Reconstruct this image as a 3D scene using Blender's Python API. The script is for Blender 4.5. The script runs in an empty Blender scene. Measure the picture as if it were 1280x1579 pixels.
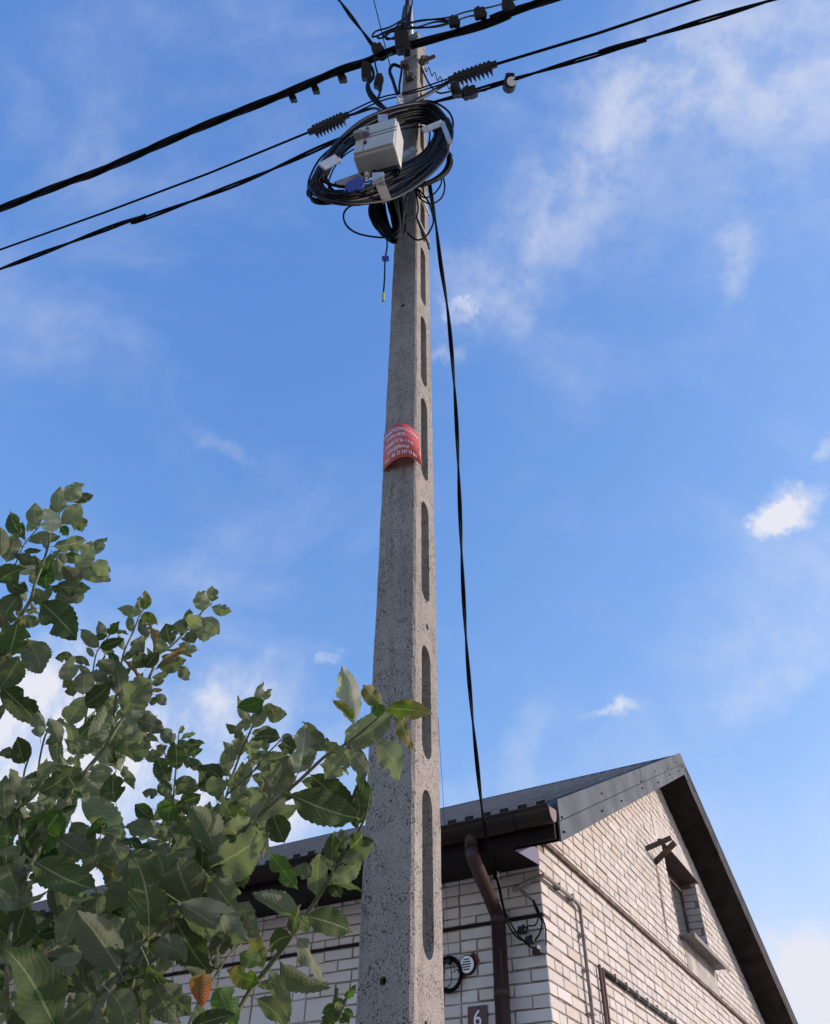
import bpy, math, random
import numpy as np
from mathutils import Vector, Matrix
random.seed(7)
R = math.radians
# ------------------------------------------------------------------ camera, sky, sun
sc = bpy.context.scene
CAMZ = 1.6
F = 1208.3
PITCH, ROLL = 0.7800, 0.0315
_fw = np.array([0, math.cos(PITCH), math.sin(PITCH)])
_r = np.array([1.0, 0, 0]); _u = np.cross(_r, _fw)
_c, _s = math.cos(ROLL), math.sin(ROLL)
RT, UP = _c*_r + _s*_u, -_s*_r + _c*_u
FW = _fw
CAM = np.array([0, 0, CAMZ])
cam = bpy.data.cameras.new('camera'); camo = bpy.data.objects.new('camera', cam)
sc.collection.objects.link(camo); sc.camera = camo
camo.matrix_world = Matrix(((RT[0], UP[0], -FW[0], 0), (RT[1], UP[1], -FW[1], 0), (RT[2], UP[2], -FW[2], CAMZ), (0, 0, 0, 1)))
cam.sensor_fit = 'HORIZONTAL'; cam.sensor_width = 36; cam.lens = F/1280*36
cam.clip_start = 0.05; cam.clip_end = 5000
SUN_EL, SUN_AZ = R(20), R(2)          # azimuth measured from +X towards +Y
sv = Vector((math.cos(SUN_EL)*math.cos(SUN_AZ), math.cos(SUN_EL)*math.sin(SUN_AZ), math.sin(SUN_EL)))
sl = bpy.data.lights.new('sun', 'SUN'); sl.energy = 2.0; sl.angle = R(0.8); sl.color = (1.0, 0.87, 0.77)
so = bpy.data.objects.new('sun', sl); sc.collection.objects.link(so)
so.rotation_euler = sv.to_track_quat('Z', 'Y').to_euler(); so.location = (20, 0, 20)
sc.view_settings.view_transform = 'Standard'; sc.view_settings.look = 'None'
sc.view_settings.exposure = 0.9; sc.view_settings.gamma = 1; sc.view_settings.use_curve_mapping = False
SKY_STR = 0.15
def ray(px, py):
    return FW + RT*((px-640)/F) + UP*((789.5-py)/F)
def rel(px, py, depth):               # point at optical depth
    return CAM + ray(px, py)*depth

class NT:
    """tiny node helper"""
    def __init__(s, tree): s.t = tree; s.n = tree.nodes; s.l = tree.links
    def new(s, typ, **kw):
        n = s.n.new(typ)
        for k, v in kw.items():
            if k.startswith('i_'):
                key = k[2:]
                key = int(key) if key.isdigit() else key.replace('_', ' ')
                if isinstance(v, bpy.types.NodeSocket): s.l.new(v, n.inputs[key])
                else: n.inputs[key].default_value = v
            else: setattr(n, k, v)
        return n
    def m(s, op, a, b=None, c=None, clamp=False):
        n = s.n.new('ShaderNodeMath'); n.operation = op; n.use_clamp = clamp
        for i, v in enumerate((a, b, c)):
            if v is None: continue
            if isinstance(v, bpy.types.NodeSocket): s.l.new(v, n.inputs[i])
            else: n.inputs[i].default_value = v
        return n.outputs[0]
    def vm(s, op, a, b=None, out=0):
        n = s.n.new('ShaderNodeVectorMath'); n.operation = op
        for i, v in enumerate((a, b)):
            if v is None: continue
            if isinstance(v, bpy.types.NodeSocket): s.l.new(v, n.inputs[i])
            else: n.inputs[i].default_value = v
        return n.outputs[out]
    def ramp(s, fac, a, b, lo=0.0, hi=1.0, smooth=True):
        n = s.n.new('ShaderNodeMapRange'); n.interpolation_type = 'SMOOTHSTEP' if smooth else 'LINEAR'
        for k, v in zip(('From Min', 'From Max', 'To Min', 'To Max'), (a, b, lo, hi)): n.inputs[k].default_value = v
        s.l.new(fac, n.inputs['Value']); return n.outputs['Result']
    def mix(s, fac, a, b, blend='MIX'):
        n = s.n.new('ShaderNodeMix'); n.data_type = 'RGBA'; n.blend_type = blend
        for i, v in ((0, fac), (6, a), (7, b)):
            if isinstance(v, bpy.types.NodeSocket): s.l.new(v, n.inputs[i])
            elif i == 0: n.inputs[0].default_value = v
            else: n.inputs[i].default_value = (*v, 1)
        return n.outputs[2]
    def noise(s, vec, scale, detail=4, rough=.55, dist=0.0):
        n = s.new('ShaderNodeTexNoise', i_Vector=vec, i_Scale=scale, i_Detail=detail, i_Roughness=rough, i_Distortion=dist)
        return n

world = bpy.data.worlds.new('World'); sc.world = world; world.use_nodes = True
def build_world():
    nt = NT(world.node_tree); nt.n.clear()
    out = nt.n.new('ShaderNodeOutputWorld'); bg = nt.n.new('ShaderNodeBackground')
    nt.l.new(bg.outputs[0], out.inputs[0]); bg.inputs[1].default_value = SKY_STR
    sky = nt.n.new('ShaderNodeTexSky'); sky.sky_type = 'NISHITA'; sky.sun_disc = False
    sky.sun_elevation = SUN_EL; sky.sun_rotation = math.pi/2 - SUN_AZ
    sky.air_density = 1.0; sky.dust_density = 0.6; sky.ozone_density = 2.2; sky.altitude = 100
    tc = nt.n.new('ShaderNodeTexCoord'); d = tc.outputs['Generated']
    sc3 = nt.new('ShaderNodeSeparateColor', i_0=sky.outputs[0])
    chans = [nt.m('MULTIPLY', nt.m('POWER', sc3.outputs[i], SKY_POW[i]), SKY_TINT[i]) for i in range(3)]
    base = nt.new('ShaderNodeCombineColor', i_0=chans[0], i_1=chans[1], i_2=chans[2]).outputs[0]
    # ragged direction for the cloud patches
    n1 = nt.noise(d, 7.0, 9, .66)
    off = nt.vm('SUBTRACT', n1.outputs['Color'], (0.5, 0.5, 0.5))
    n = nt.n.new('ShaderNodeVectorMath'); n.operation = 'SCALE'; nt.l.new(off, n.inputs[0]); n.inputs['Scale'].default_value = .15
    dd = nt.vm('ADD', d, n.outputs[0])
    mpf = nt.new('ShaderNodeMapping', i_Vector=d); mpf.inputs['Scale'].default_value = (1.0, 1.0, .55); mpf.inputs['Rotation'].default_value = (.4, .5, 0)
    fine = nt.noise(mpf.outputs[0], 16.0, 9, .62).outputs[0]
    total = None
    for (px, py, rx, ry, ang, amt, soft) in CLOUDS:
        c = ray(px, py); c = c/np.linalg.norm(c)
        ca, sa = math.cos(R(ang)), math.sin(R(ang))
        e1 = RT*ca + UP*sa; e2 = -RT*sa + UP*ca
        e1 = e1 - c*(e1@c); e1 /= np.linalg.norm(e1); e2 = np.cross(c, e1)
        e1 = e1*(F/rx); e2 = e2*(F/ry)
        dif = nt.vm('SUBTRACT', dd, tuple(c))
        u = nt.vm('DOT_PRODUCT', dif, tuple(e1), out=1); v = nt.vm('DOT_PRODUCT', dif, tuple(e2), out=1)
        r2 = nt.m('ADD', nt.m('MULTIPLY', u, u), nt.m('MULTIPLY', v, v))
        front = nt.m('GREATER_THAN', nt.vm('DOT_PRODUCT', d, tuple(c), out=1), 0.0)
        k = nt.ramp(nt.m('SQRT', r2), 1.0, soft, 0.0, amt)
        k = nt.m('MULTIPLY', nt.m('MULTIPLY', k, front), nt.ramp(fine, .34, .68, .28, 1.1))
        total = k if total is None else nt.m('ADD', total, k)
    # thin streaky veil over the whole sky
    mp = nt.new('ShaderNodeMapping', i_Vector=d); mp.inputs['Scale'].default_value = (1.3, 2.4, 2.0); mp.inputs['Rotation'].default_value = (.3, .5, .9)
    v1 = nt.noise(mp.outputs[0], 2.3, 7, .6, .4).outputs[0]
    veil = nt.m('MULTIPLY', nt.ramp(v1, .42, .88, 0.0, .34), nt.ramp(fine, .34, .66, .6, 1.15))
    sep = nt.new('ShaderNodeSeparateXYZ', i_0=d)
    low = nt.ramp(sep.outputs[2], .44, .05, 0.0, .95)                       # milky towards the horizon all round
    lown = nt.m('MULTIPLY', low, nt.ramp(nt.noise(d, 3.5, 5, .6).outputs[0], .36, .64, .38, 1.0))
    total = nt.m('ADD', nt.m('ADD', total, veil), lown, clamp=True)
    cl = nt.mix(total, base, CLOUD_COL)
    nt.l.new(cl, bg.inputs[0])
SKY_TINT = (.84, 1.05, 1.92)
SKY_POW = (1.1, .78, .45)
CLOUD_COL = (2.85, 2.92, 3.25)
CLOUDS = [  # px, py, radius x, radius y, tilt, amount, softness start
    (850, 330, 310, 125, 50, .27, .0), (770, 430, 160, 90, 30, .22, .0), (930, 215, 200, 110, 60, .19, .0),
    (715, 482, 28, 22, 0, .55, .2), (712, 548, 34, 20, 0, .42, .1), (1150, 400, 95, 36, 62, .36, .0),
    (1205, 787, 56, 44, 38, 1.5, .0), (1195, 800, 40, 30, 60, .8, .0), (1262, 700, 34, 20, 30, .5, .0), (948, 1085, 70, 18, 12, .7, .0),
    (1200, 1040, 200, 60, 35, .28, .1), (800, 1170, 150, 60, 50, .2, .1), (1150, 60, 280, 140, 20, .22, .0), (1150, 180, 420, 260, 30, .22, .0), (1180, 950, 320, 130, 35, .18, .0),
    (1265, 1500, 130, 85, 0, 1.1, .0), (30, 1150, 250, 170, 0, 1.7, .2), (330, 1100, 180, 80, 20, .75, .0),
    (330, 1220, 320, 100, 10, 1.2, .0), (200, 1000, 130, 50, 10, .35, .1), (350, 690, 100, 26, -30, .16, .1),
    (505, 1018, 30, 12, 0, .35, .1), (60, 1390, 130, 70, 0, 1.6, .1), (380, 30, 70, 60, 0, .18, .1), (640, 1350, 700, 120, 5, .4, .1)]
build_world()

# ------------------------------------------------------------------ materials
MATS = {}
def mat(name, col, rough=.6, metal=0.0, fn=None, spec=.5):
    m = bpy.data.materials.new(name); m.use_nodes = True
    nt = NT(m.node_tree); b = m.node_tree.nodes['Principled BSDF']
    b.inputs['Base Color'].default_value = (*col, 1); b.inputs['Roughness'].default_value = rough
    b.inputs['Metallic'].default_value = metal; b.inputs['Specular IOR Level'].default_value = spec
    if fn: fn(nt, b)
    MATS[name] = m; return m
def dirt(scale=6, amt=.35, bump=.15, bscale=60, stretch=(1, 1, 1)):
    def f(nt, b):
        tc = nt.n.new('ShaderNodeTexCoord'); mp = nt.new('ShaderNodeMapping', i_Vector=tc.outputs['Object'])
        mp.inputs['Scale'].default_value = stretch
        n = nt.noise(mp.outputs[0], scale, 6, .6)
        c = tuple(b.inputs['Base Color'].default_value)[:3]
        k = nt.ramp(n.outputs[0], .3, .7, 1-amt, 1+amt*.5)
        mx = nt.vm('SCALE', c, None); nn = mx.node; nt.l.new(k, nn.inputs['Scale'])
        nt.l.new(nn.outputs[0], b.inputs['Base Color'])
        r0 = b.inputs['Roughness'].default_value
        nt.l.new(nt.ramp(n.outputs[0], .3, .7, min(1, r0+.12), max(.05, r0-.1)), b.inputs['Roughness'])
        if bump:
            bn = nt.noise(mp.outputs[0], bscale, 4, .6)
            bp = nt.new('ShaderNodeBump', i_Height=bn.outputs[0], i_Strength=bump, i_Distance=.004)
            nt.l.new(bp.outputs[0], b.inputs['Normal'])
    return f
def concrete_fn(nt, b):
    tc = nt.n.new('ShaderNodeTexCoord'); o = tc.outputs['Object']
    big = nt.noise(o, 2.2, 5, .6).outputs[0]
    mp = nt.new('ShaderNodeMapping', i_Vector=o); mp.inputs['Scale'].default_value = (9, 9, .7)
    streak = nt.noise(mp.outputs[0], 2.0, 5, .6).outputs[0]
    grain = nt.noise(o, 260, 3, .7).outputs[0]
    col = nt.mix(nt.ramp(big, .3, .7), (.228, .212, .178), (.325, .303, .258))
    col = nt.mix(nt.ramp(streak, .46, .74, 0, .75), col, (.13, .122, .112))
    col = nt.mix(nt.ramp(grain, .35, .7, 0, .6), col, (.36, .34, .315))
    brown = nt.noise(o, 45, 2, .5).outputs[0]
    col = nt.mix(nt.ramp(brown, .58, .7, 0, .35), col, (.25, .19, .145))
    speck = nt.noise(o, 330, 3, .65).outputs[0]
    col = nt.mix(nt.ramp(speck, .53, .64, 0, .85), col, (.055, .05, .045))
    col = nt.mix(nt.ramp(speck, .42, .32, 0, .5), col, (.42, .40, .36))
    # pits left by air bubbles and washed-out sand
    mp2 = nt.new('ShaderNodeMapping', i_Vector=o); mp2.inputs['Scale'].default_value = (1, 1, .62)
    wob = nt.noise(o, 120, 2, .5).outputs['Color']
    sc_ = nt.n.new('ShaderNodeVectorMath'); sc_.operation = 'SCALE'; nt.l.new(wob, sc_.inputs[0]); sc_.inputs['Scale'].default_value = .006
    pv = nt.vm('ADD', mp2.outputs[0], sc_.outputs[0])
    v = nt.new('ShaderNodeTexVoronoi', i_Vector=pv, i_Scale=270); v.feature = 'F1'
    thr = nt.ramp(nt.noise(o, 22, 3, .6).outputs[0], .34, .62, .22, .62)
    pick = nt.new('ShaderNodeSeparateColor', i_0=v.outputs['Color'])
    size = nt.m('MULTIPLY', thr, nt.ramp(pick.outputs[0], .15, .9, 0.0, 1.0, False))
    pit = nt.m('MULTIPLY', nt.m('SUBTRACT', size, v.outputs['Distance']), 18.0, clamp=True)
    v2 = nt.new('ShaderNodeTexVoronoi', i_Vector=pv, i_Scale=95)
    pick2 = nt.new('ShaderNodeSeparateColor', i_0=v2.outputs['Color'])
    pit2 = nt.m('MULTIPLY', nt.m('SUBTRACT', nt.m('MULTIPLY', nt.ramp(pick2.outputs[1], .70, 1.0, 0, .32, False), 1.0), v2.outputs['Distance']), 22.0, clamp=True)
    pit = nt.m('MAXIMUM', pit, pit2)
    col = nt.mix(nt.m('MULTIPLY', pit, .88), col, (.022, .02, .018))
    nt.l.new(col, b.inputs['Base Color']); b.inputs['Roughness'].default_value = .92
    h = nt.m('ADD', nt.m('MULTIPLY', pit, -1.0), nt.m('MULTIPLY', grain, .35))
    bp = nt.new('ShaderNodeBump', i_Height=h, i_Strength=.7, i_Distance=.003)
    nt.l.new(bp.outputs[0], b.inputs['Normal'])
STAIN = []
def brick_fn(nt, b):
    tc = nt.n.new('ShaderNodeTexCoord'); o = tc.outputs['Object']
    oi = nt.n.new('ShaderNodeObjectInfo'); g = nt.n.new('ShaderNodeNewGeometry')
    rnd = nt.m('FRACT', nt.m('ADD', oi.outputs['Random'], g.outputs['Random Per Island']))
    rnd2 = nt.m('FRACT', nt.m('MULTIPLY', rnd, 7.31))
    v3 = nt.new('ShaderNodeCombineXYZ', i_0=nt.m('MULTIPLY', rnd, 40.0), i_1=0.0, i_2=0.0)
    oo = nt.vm('ADD', o, v3.outputs[0])
    n = nt.noise(oo, 9, 6, .65).outputs[0]; n2 = nt.noise(oo, 70, 4, .6).outputs[0]
    col = nt.mix(rnd, (.51, .485, .45), (.61, .585, .55))
    col = nt.mix(nt.ramp(rnd2, .72, 1.0, 0, .5), col, (.50, .42, .31))
    col = nt.mix(nt.ramp(n, .48, .78, 0, .45), col, (.37, .33, .29))
    col = nt.mix(nt.ramp(n2, .62, .75, 0, .5), col, (.30, .26, .22))
    gp = nt.new('ShaderNodeSeparateXYZ', i_0=g.outputs['Position'])
    big = nt.noise(g.outputs['Position'], .9, 4, .6).outputs[0]
    col = nt.mix(nt.ramp(big, .45, .75, 0, .3), col, (.42, .385, .345))
    # rust washed down from the iron bracket: a streak fixed on the wall
    la = math.cos(1.0226); lb = math.sin(1.0226)
    along = nt.vm('DOT_PRODUCT', nt.vm('SUBTRACT', g.outputs['Position'], (.967, 5.7352, 0)), (la, lb, 0), out=1)
    wz = nt.m('SUBTRACT', gp.outputs[2], 3.2721)
    line = nt.m('ADD', nt.m('MULTIPLY', nt.m('SUBTRACT', wz, 1.62), .10), 3.335)
    dx = nt.m('ABSOLUTE', nt.m('SUBTRACT', nt.m('ADD', along, nt.m('MULTIPLY', nt.m('SUBTRACT', nt.noise(g.outputs['Position'], 14, 4, .6).outputs[0], .5), .10)), line))
    k = nt.m('MULTIPLY', nt.ramp(dx, .075, .0), nt.m('MULTIPLY', nt.ramp(wz, .55, 1.05), nt.ramp(wz, 1.72, 1.62)))
    col = nt.mix(nt.m('MULTIPLY', k, .95), col, (.16, .075, .035))
    nt.l.new(col, b.inputs['Base Color']); b.inputs['Roughness'].default_value = .9
    bp = nt.new('ShaderNodeBump', i_Height=nt.m('ADD', n2, n), i_Strength=.5, i_Distance=.004)
    nt.l.new(bp.outputs[0], b.inputs['Normal'])
mat('concrete', (.25, .24, .22), .9, fn=concrete_fn)
mat('brick', (.5, .47, .43), .9, fn=brick_fn)
mat('mortar', (.25, .215, .185), .95, fn=dirt(8, .5, .6, 90))
mat('render', (.40, .395, .37), .9, fn=dirt(5, .3, .4, 60))
mat('flashing', (.092, .110, .128), .7, .0, fn=dirt(3, .12, .03, 30), spec=.12)
mat('roof_metal', (.045, .056, .066), .65, .0, fn=dirt(3, .2, .03, 30), spec=.2)
mat('dark_brown', (.013, .008, .008), .7, spec=.2, fn=dirt(5, .3, .1, 40))
mat('eave_shaded', (.009, .006, .006), .7, spec=.15)  # soffit brown darkened so the front eave carries its shade in the colour
mat('pipe_brown', (.042, .021, .019), .5, spec=.3, fn=dirt(4, .25, .04, 30))
mat('gutter_brown_shaded', (.008, .0045, .0045), .6, fn=dirt(4, .25, .04, 30), spec=.2)  # brown cut to near black: the gutter's shade is in its colour
mat('gutter_cap', (.12, .07, .065), .6)
mat('ledge', (.10, .068, .05), .8, fn=dirt(14, .4, .3, 60))
mat('window_brown', (.085, .045, .035), .45, fn=dirt(9, .3, .05, 30))
mat('steel_rust', (.075, .048, .036), .75, fn=dirt(20, .5, .3, 80))
mat('cable', (.003, .003, .0035), .62, fn=dirt(30, .3, 0), spec=.11)
mat('cable_grey', (.006, .006, .007), .5, spec=.2)
mat('plastic_black', (.009, .009, .010), .55, spec=.3)
mat('box_grey', (.43, .44, .41), .5, fn=dirt(7, .12, .05, 60))
mat('box_seam', (.22, .225, .22), .6)
mat('galvanised', (.45, .46, .47), .38, .55, fn=dirt(14, .25, .05, 60))
mat('galv_dull', (.25, .25, .25), .55, .35, fn=dirt(14, .3, .1, 60))
mat('sill_grey', (.13, .12, .11), .6, fn=dirt(6, .2, .05, 30))
mat('blue_plastic', (.03, .08, .42), .4)
mat('sign_red', (.52, .085, .070), .42, fn=dirt(12, .12, 0))
mat('white_paint', (.75, .75, .74), .5)
mat('plate_brown', (.07, .016, .015), .45)
mat('rust_red', (.14, .028, .018), .8, fn=dirt(30, .5, .2, 90))
mat('conduit', (.22, .20, .18), .5, .1, fn=dirt(12, .35, .05, 50))
mat('conduit_brown', (.12, .065, .05), .5)
mat('glass', (.05, .06, .065), .08, spec=.9)
mat('curtain', (.45, .45, .44), .9)
mat('blue_film', (.055, .055, .15), .5)
mat('hole', (.01, .01, .01), .9)
mat('lime', (.28, .36, .08), .5)
mat('bark', (.10, .105, .045), .7, fn=dirt(25, .35, .25, 120))
mat('bark_dark', (.06, .05, .035), .8, fn=dirt(25, .4, .3, 120))
mat('ground', (.50, .43, .35), .95, fn=dirt(3, .3, .3, 30))
mat('asphalt', (.05, .05, .05), .95, fn=dirt(3, .2, .3, 200))

def stain_fn(nt, b):
    tc = nt.n.new('ShaderNodeTexCoord')
def leaf_mat(name, top, under, vein, spot=None, spot_amt=.0):
    m = bpy.data.materials.new(name); m.use_nodes = True
    nt = NT(m.node_tree); b = m.node_tree.nodes['Principled BSDF']; out = m.node_tree.nodes['Material Output']
    uv = nt.n.new('ShaderNodeUVMap'); sp = nt.new('ShaderNodeSeparateXYZ', i_0=uv.outputs[0])
    u = nt.m('ABSOLUTE', nt.m('SUBTRACT', nt.m('MULTIPLY', sp.outputs[0], 2.0), 1.0)); v = sp.outputs[1]
    g = nt.n.new('ShaderNodeNewGeometry'); oi = nt.n.new('ShaderNodeObjectInfo')
    rnd = nt.m('FRACT', nt.m('ADD', oi.outputs['Random'], g.outputs['Random Per Island']))
    tc = nt.n.new('ShaderNodeTexCoord')
    pos = nt.vm('ADD', nt.vm('MULTIPLY', tc.outputs['UV'], (1, 1.6, 1)), nt.new('ShaderNodeCombineXYZ', i_0=nt.m('MULTIPLY', rnd, 30.0), i_1=0.0, i_2=0.0).outputs[0])
    bend = nt.m('MULTIPLY', nt.m('POWER', u, 1.35), .30)
    wob = nt.m('MULTIPLY', nt.m('SUBTRACT', nt.noise(pos, 3, 2, .5).outputs[0], .5), .06)
    ph = nt.m('FRACT', nt.m('MULTIPLY', nt.m('ADD', nt.m('SUBTRACT', v, bend), wob), 10.5))
    tri = nt.m('ABSOLUTE', nt.m('SUBTRACT', ph, .5))                       # 0.5 at the vein, 0 between
    side = nt.m('MULTIPLY', nt.ramp(tri, .455, .495), nt.ramp(u, .98, .7, 0, .75))
    mid = nt.ramp(u, .075, .03)
    veins = nt.m('MAXIMUM', mid, side)
    fine = nt.noise(pos, 22, 4, .6).outputs[0]; blot = nt.noise(pos, 3.2, 4, .6).outputs[0]
    base = nt.mix(g.outputs['Backfacing'], top, under)
    hsv = nt.new('ShaderNodeHueSaturation', i_Color=base)
    nt.l.new(nt.ramp(rnd, 0, 1, .475, .515, False), hsv.inputs['Hue']); nt.l.new(nt.ramp(nt.m('FRACT', nt.m('MULTIPLY', rnd, 5.7)), 0, 1, .72, 1.22, False), hsv.inputs['Value'])
    col = nt.mix(nt.ramp(fine, .3, .7, 0, .35), hsv.outputs[0], tuple(x*.6 for x in top))
    col = nt.mix(nt.ramp(blot, .6, .75, 0, .35), col, (.13, .10, .03))
    if spot:
        edge = nt.m('MULTIPLY', nt.ramp(nt.m('ADD', v, nt.m('MULTIPLY', u, .4)), .55, 1.1), 1.0)
        sn = nt.ramp(nt.m('ADD', nt.noise(pos, 5, 5, .7).outputs[0], nt.m('MULTIPLY', edge, .25)), .5, .66, 0, spot_amt)
        col = nt.mix(sn, col, spot)
    col = nt.mix(nt.m('MAXIMUM', nt.m('MULTIPLY', mid, .8), nt.m('MULTIPLY', side, .6)), col, vein)
    nt.l.new(col, b.inputs['Base Color'])
    b.inputs['Roughness'].default_value = .68; b.inputs['Specular IOR Level'].default_value = .22
    hgt = nt.m('SUBTRACT', nt.m('MULTIPLY', nt.ramp(tri, 0, .5), -1.0), nt.m('MULTIPLY', mid, 1.2))
    bp = nt.new('ShaderNodeBump', i_Height=nt.m('ADD', hgt, nt.m('MULTIPLY', fine, .5)), i_Strength=.45, i_Distance=.0007)
    nt.l.new(bp.outputs[0], b.inputs['Normal'])
    tr = nt.new('ShaderNodeBsdfTranslucent', i_0=nt.mix(1.0, col, (1.35, 1.65, .75), 'MULTIPLY'))
    mx = nt.new('ShaderNodeMixShader', i_0=.38); nt.l.new(b.outputs[0], mx.inputs[1]); nt.l.new(tr.outputs[0], mx.inputs[2])
    nt.l.new(mx.outputs[0], out.inputs[0]); MATS[name] = m
T_G, U_G = (.068, .102, .040), (.190, .208, .145)
VN = (.24, .27, .13)
leaf_mat('leaf_g', T_G, U_G, (.27, .30, .17))
leaf_mat('leaf_d', (.050, .076, .031), (.120, .138, .084), (.19, .21, .11))  # darker copy of the green leaf, with the shade of undersides painted in
leaf_mat('leaf_p', (.06, .09, .035), (.25, .265, .19), (.34, .35, .23))
leaf_mat('leaf_w', (.06, .09, .035), (.46, .46, .40), (.5, .5, .4))
leaf_mat('leaf_b', (.062, .118, .026), (.090, .145, .045), (.18, .26, .09))
leaf_mat('leaf_y', (.10, .15, .025), (.14, .165, .065), (.28, .28, .12), (.26, .17, .07), .65)
leaf_mat('leaf_n', (.24, .17, .085), (.33, .245, .14), (.35, .27, .15), (.22, .09, .03), .6)
leaf_mat('leaf_r', (.20, .12, .04), (.24, .15, .06), (.3, .2, .08), (.36, .11, .03), .9)

# ------------------------------------------------------------------ mesh helpers
C = sc.collection
class MB:
    def __init__(s): s.v = []; s.f = []
    def add(s, vs, fs):
        n = len(s.v); s.v += [tuple(map(float, x)) for x in vs]; s.f += [tuple(i+n for i in f) for f in fs]
    def hexa(s, p):                     # 8 corners: bottom 0-3 ccw, top 4-7
        s.add(p, [(3, 2, 1, 0), (4, 5, 6, 7), (0, 1, 5, 4), (1, 2, 6, 5), (2, 3, 7, 6), (3, 0, 4, 7)])
    def box(s, lo, hi):
        x0, y0, z0 = lo; x1, y1, z1 = hi
        s.hexa([(x0, y0, z0), (x1, y0, z0), (x1, y1, z0), (x0, y1, z0), (x0, y0, z1), (x1, y0, z1), (x1, y1, z1), (x0, y1, z1)])
    def obox(s, c, ax, ay, az):         # centre and three half axes
        c, ax, ay, az = map(np.array, (c, ax, ay, az))
        s.hexa([c-ax-ay-az, c+ax-ay-az, c+ax+ay-az, c-ax+ay-az, c-ax-ay+az, c+ax-ay+az, c+ax+ay+az, c-ax+ay+az])
    def cbox(s, c, ax, ay, az, ch=.15): # box with chamfered long edges
        c, ax, ay, az = map(lambda q: np.array(q, float), (c, ax, ay, az)); k = 1-ch
        prof = [(-k, -1), (k, -1), (1, -k), (1, k), (k, 1), (-k, 1), (-1, k), (-1, -k)]
        vs = [c+ax*a+ay*b-az for a, b in prof]+[c+ax*a+ay*b+az for a, b in prof]
        fs = [tuple(range(7, -1, -1)), tuple(range(8, 16))]+[(i, (i+1) % 8, 8+(i+1) % 8, 8+i) for i in range(8)]
        s.add(vs, fs)
    def prism(s, poly, y0, y1, axes=(0, 2, 1)):     # poly in two axes, extruded on the third
        n = len(poly); vs = []
        for y in (y0, y1):
            for p in poly:
                q = [0, 0, 0]; q[axes[0]] = p[0]; q[axes[1]] = p[1]; q[axes[2]] = y; vs.append(q)
        s.add(vs, [tuple(range(n-1, -1, -1)), tuple(range(n, 2*n))]+[(i, (i+1) % n, n+(i+1) % n, n+i) for i in range(n)])
    def tube(s, pts, r, n=6, closed=False, cap=True):
        P = [np.array(p, float) for p in pts]; m = len(P)
        if not hasattr(r, '__len__'): r = [r]*m
        tan = []
        for i in range(m):
            a = P[(i-1) % m] if closed or i > 0 else P[i]; b = P[(i+1) % m] if closed or i < m-1 else P[i]
            t = b-a; tan.append(t/(np.linalg.norm(t)+1e-12))
        ref = np.array([0, 0, 1.0]) if abs(tan[0][2]) < .9 else np.array([1.0, 0, 0])
        nx = np.cross(tan[0], ref); nx /= np.linalg.norm(nx); vs = []
        for i in range(m):
            nx = nx-tan[i]*(nx@tan[i]); nx /= (np.linalg.norm(nx)+1e-12); ny = np.cross(tan[i], nx)
            for k in range(n):
                a = 2*math.pi*k/n; vs.append(P[i]+(nx*math.cos(a)+ny*math.sin(a))*r[i])
        fs = []
        for i in range(m if closed else m-1):
            j = (i+1) % m
            for k in range(n): fs.append((i*n+k, i*n+(k+1) % n, j*n+(k+1) % n, j*n+k))
        if cap and not closed: fs += [tuple(range(n-1, -1, -1)), tuple((m-1)*n+k for k in range(n))]
        s.add(vs, fs)
    def disc(s, c, nrm, r, th, n=20):
        nrm = np.array(nrm, float); nrm /= np.linalg.norm(nrm); s.tube([np.array(c)-nrm*th/2, np.array(c)+nrm*th/2], r, n)
    def mesh(s, name, off=None, smooth=False):
        me = bpy.data.meshes.new(name); v = s.v
        if off is not None: v = [(a-off[0], b-off[1], c-off[2]) for a, b, c in v]
        me.from_pydata(v, [], s.f); me.update()
        if smooth: me.polygons.foreach_set('use_smooth', [True]*len(me.polygons))
        return me
    def build(s, name, m, parent=None, smooth=False, bevel=0):
        root = parent
        while root is not None and root.parent is not None: root = root.parent
        off = None
        if root is not None and root.type == 'EMPTY' and not root.get('_local'): off = tuple(root.location)
        me = s.mesh(name, off, smooth); me.materials.append(MATS[m] if isinstance(m, str) else m)
        o = bpy.data.objects.new(name, me); C.objects.link(o); o.parent = parent
        if bevel:
            md = o.modifiers.new('bevel', 'BEVEL'); md.width = bevel; md.segments = 2; md.limit_method = 'ANGLE'
        return o
def tag(o, label=None, cat=None, group=None, kind=None):
    if label: o['label'] = label
    if cat: o['category'] = cat
    if group: o['group'] = group
    if kind: o['kind'] = kind
    return o
def thing(name, loc, label, cat, group=None, rz=0, local=False):
    o = bpy.data.objects.new(name, None); C.objects.link(o); o.location = tuple(map(float, loc)); o.rotation_euler.z = rz
    o.empty_display_size = .1
    if local: o['_local'] = 1
    return tag(o, label, cat, group)
def crom(pts, step=8, closed=False):
    P = [np.array(p, float) for p in pts]; m = len(P); out = []
    for i in range(m if closed else m-1):
        p1, p2 = P[i], P[(i+1) % m]
        p0 = P[i-1] if (i > 0 or closed) else 2*p1-p2
        p3 = P[(i+2) % m] if (i+2 < m or closed) else 2*p2-p1
        for k in range(step):
            t = k/step
            out.append(.5*((2*p1)+(-p0+p2)*t+(2*p0-5*p1+4*p2-p3)*t*t+(-p0+3*p1-3*p2+p3)*t**3))
    if not closed: out.append(P[-1])
    return out
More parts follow.
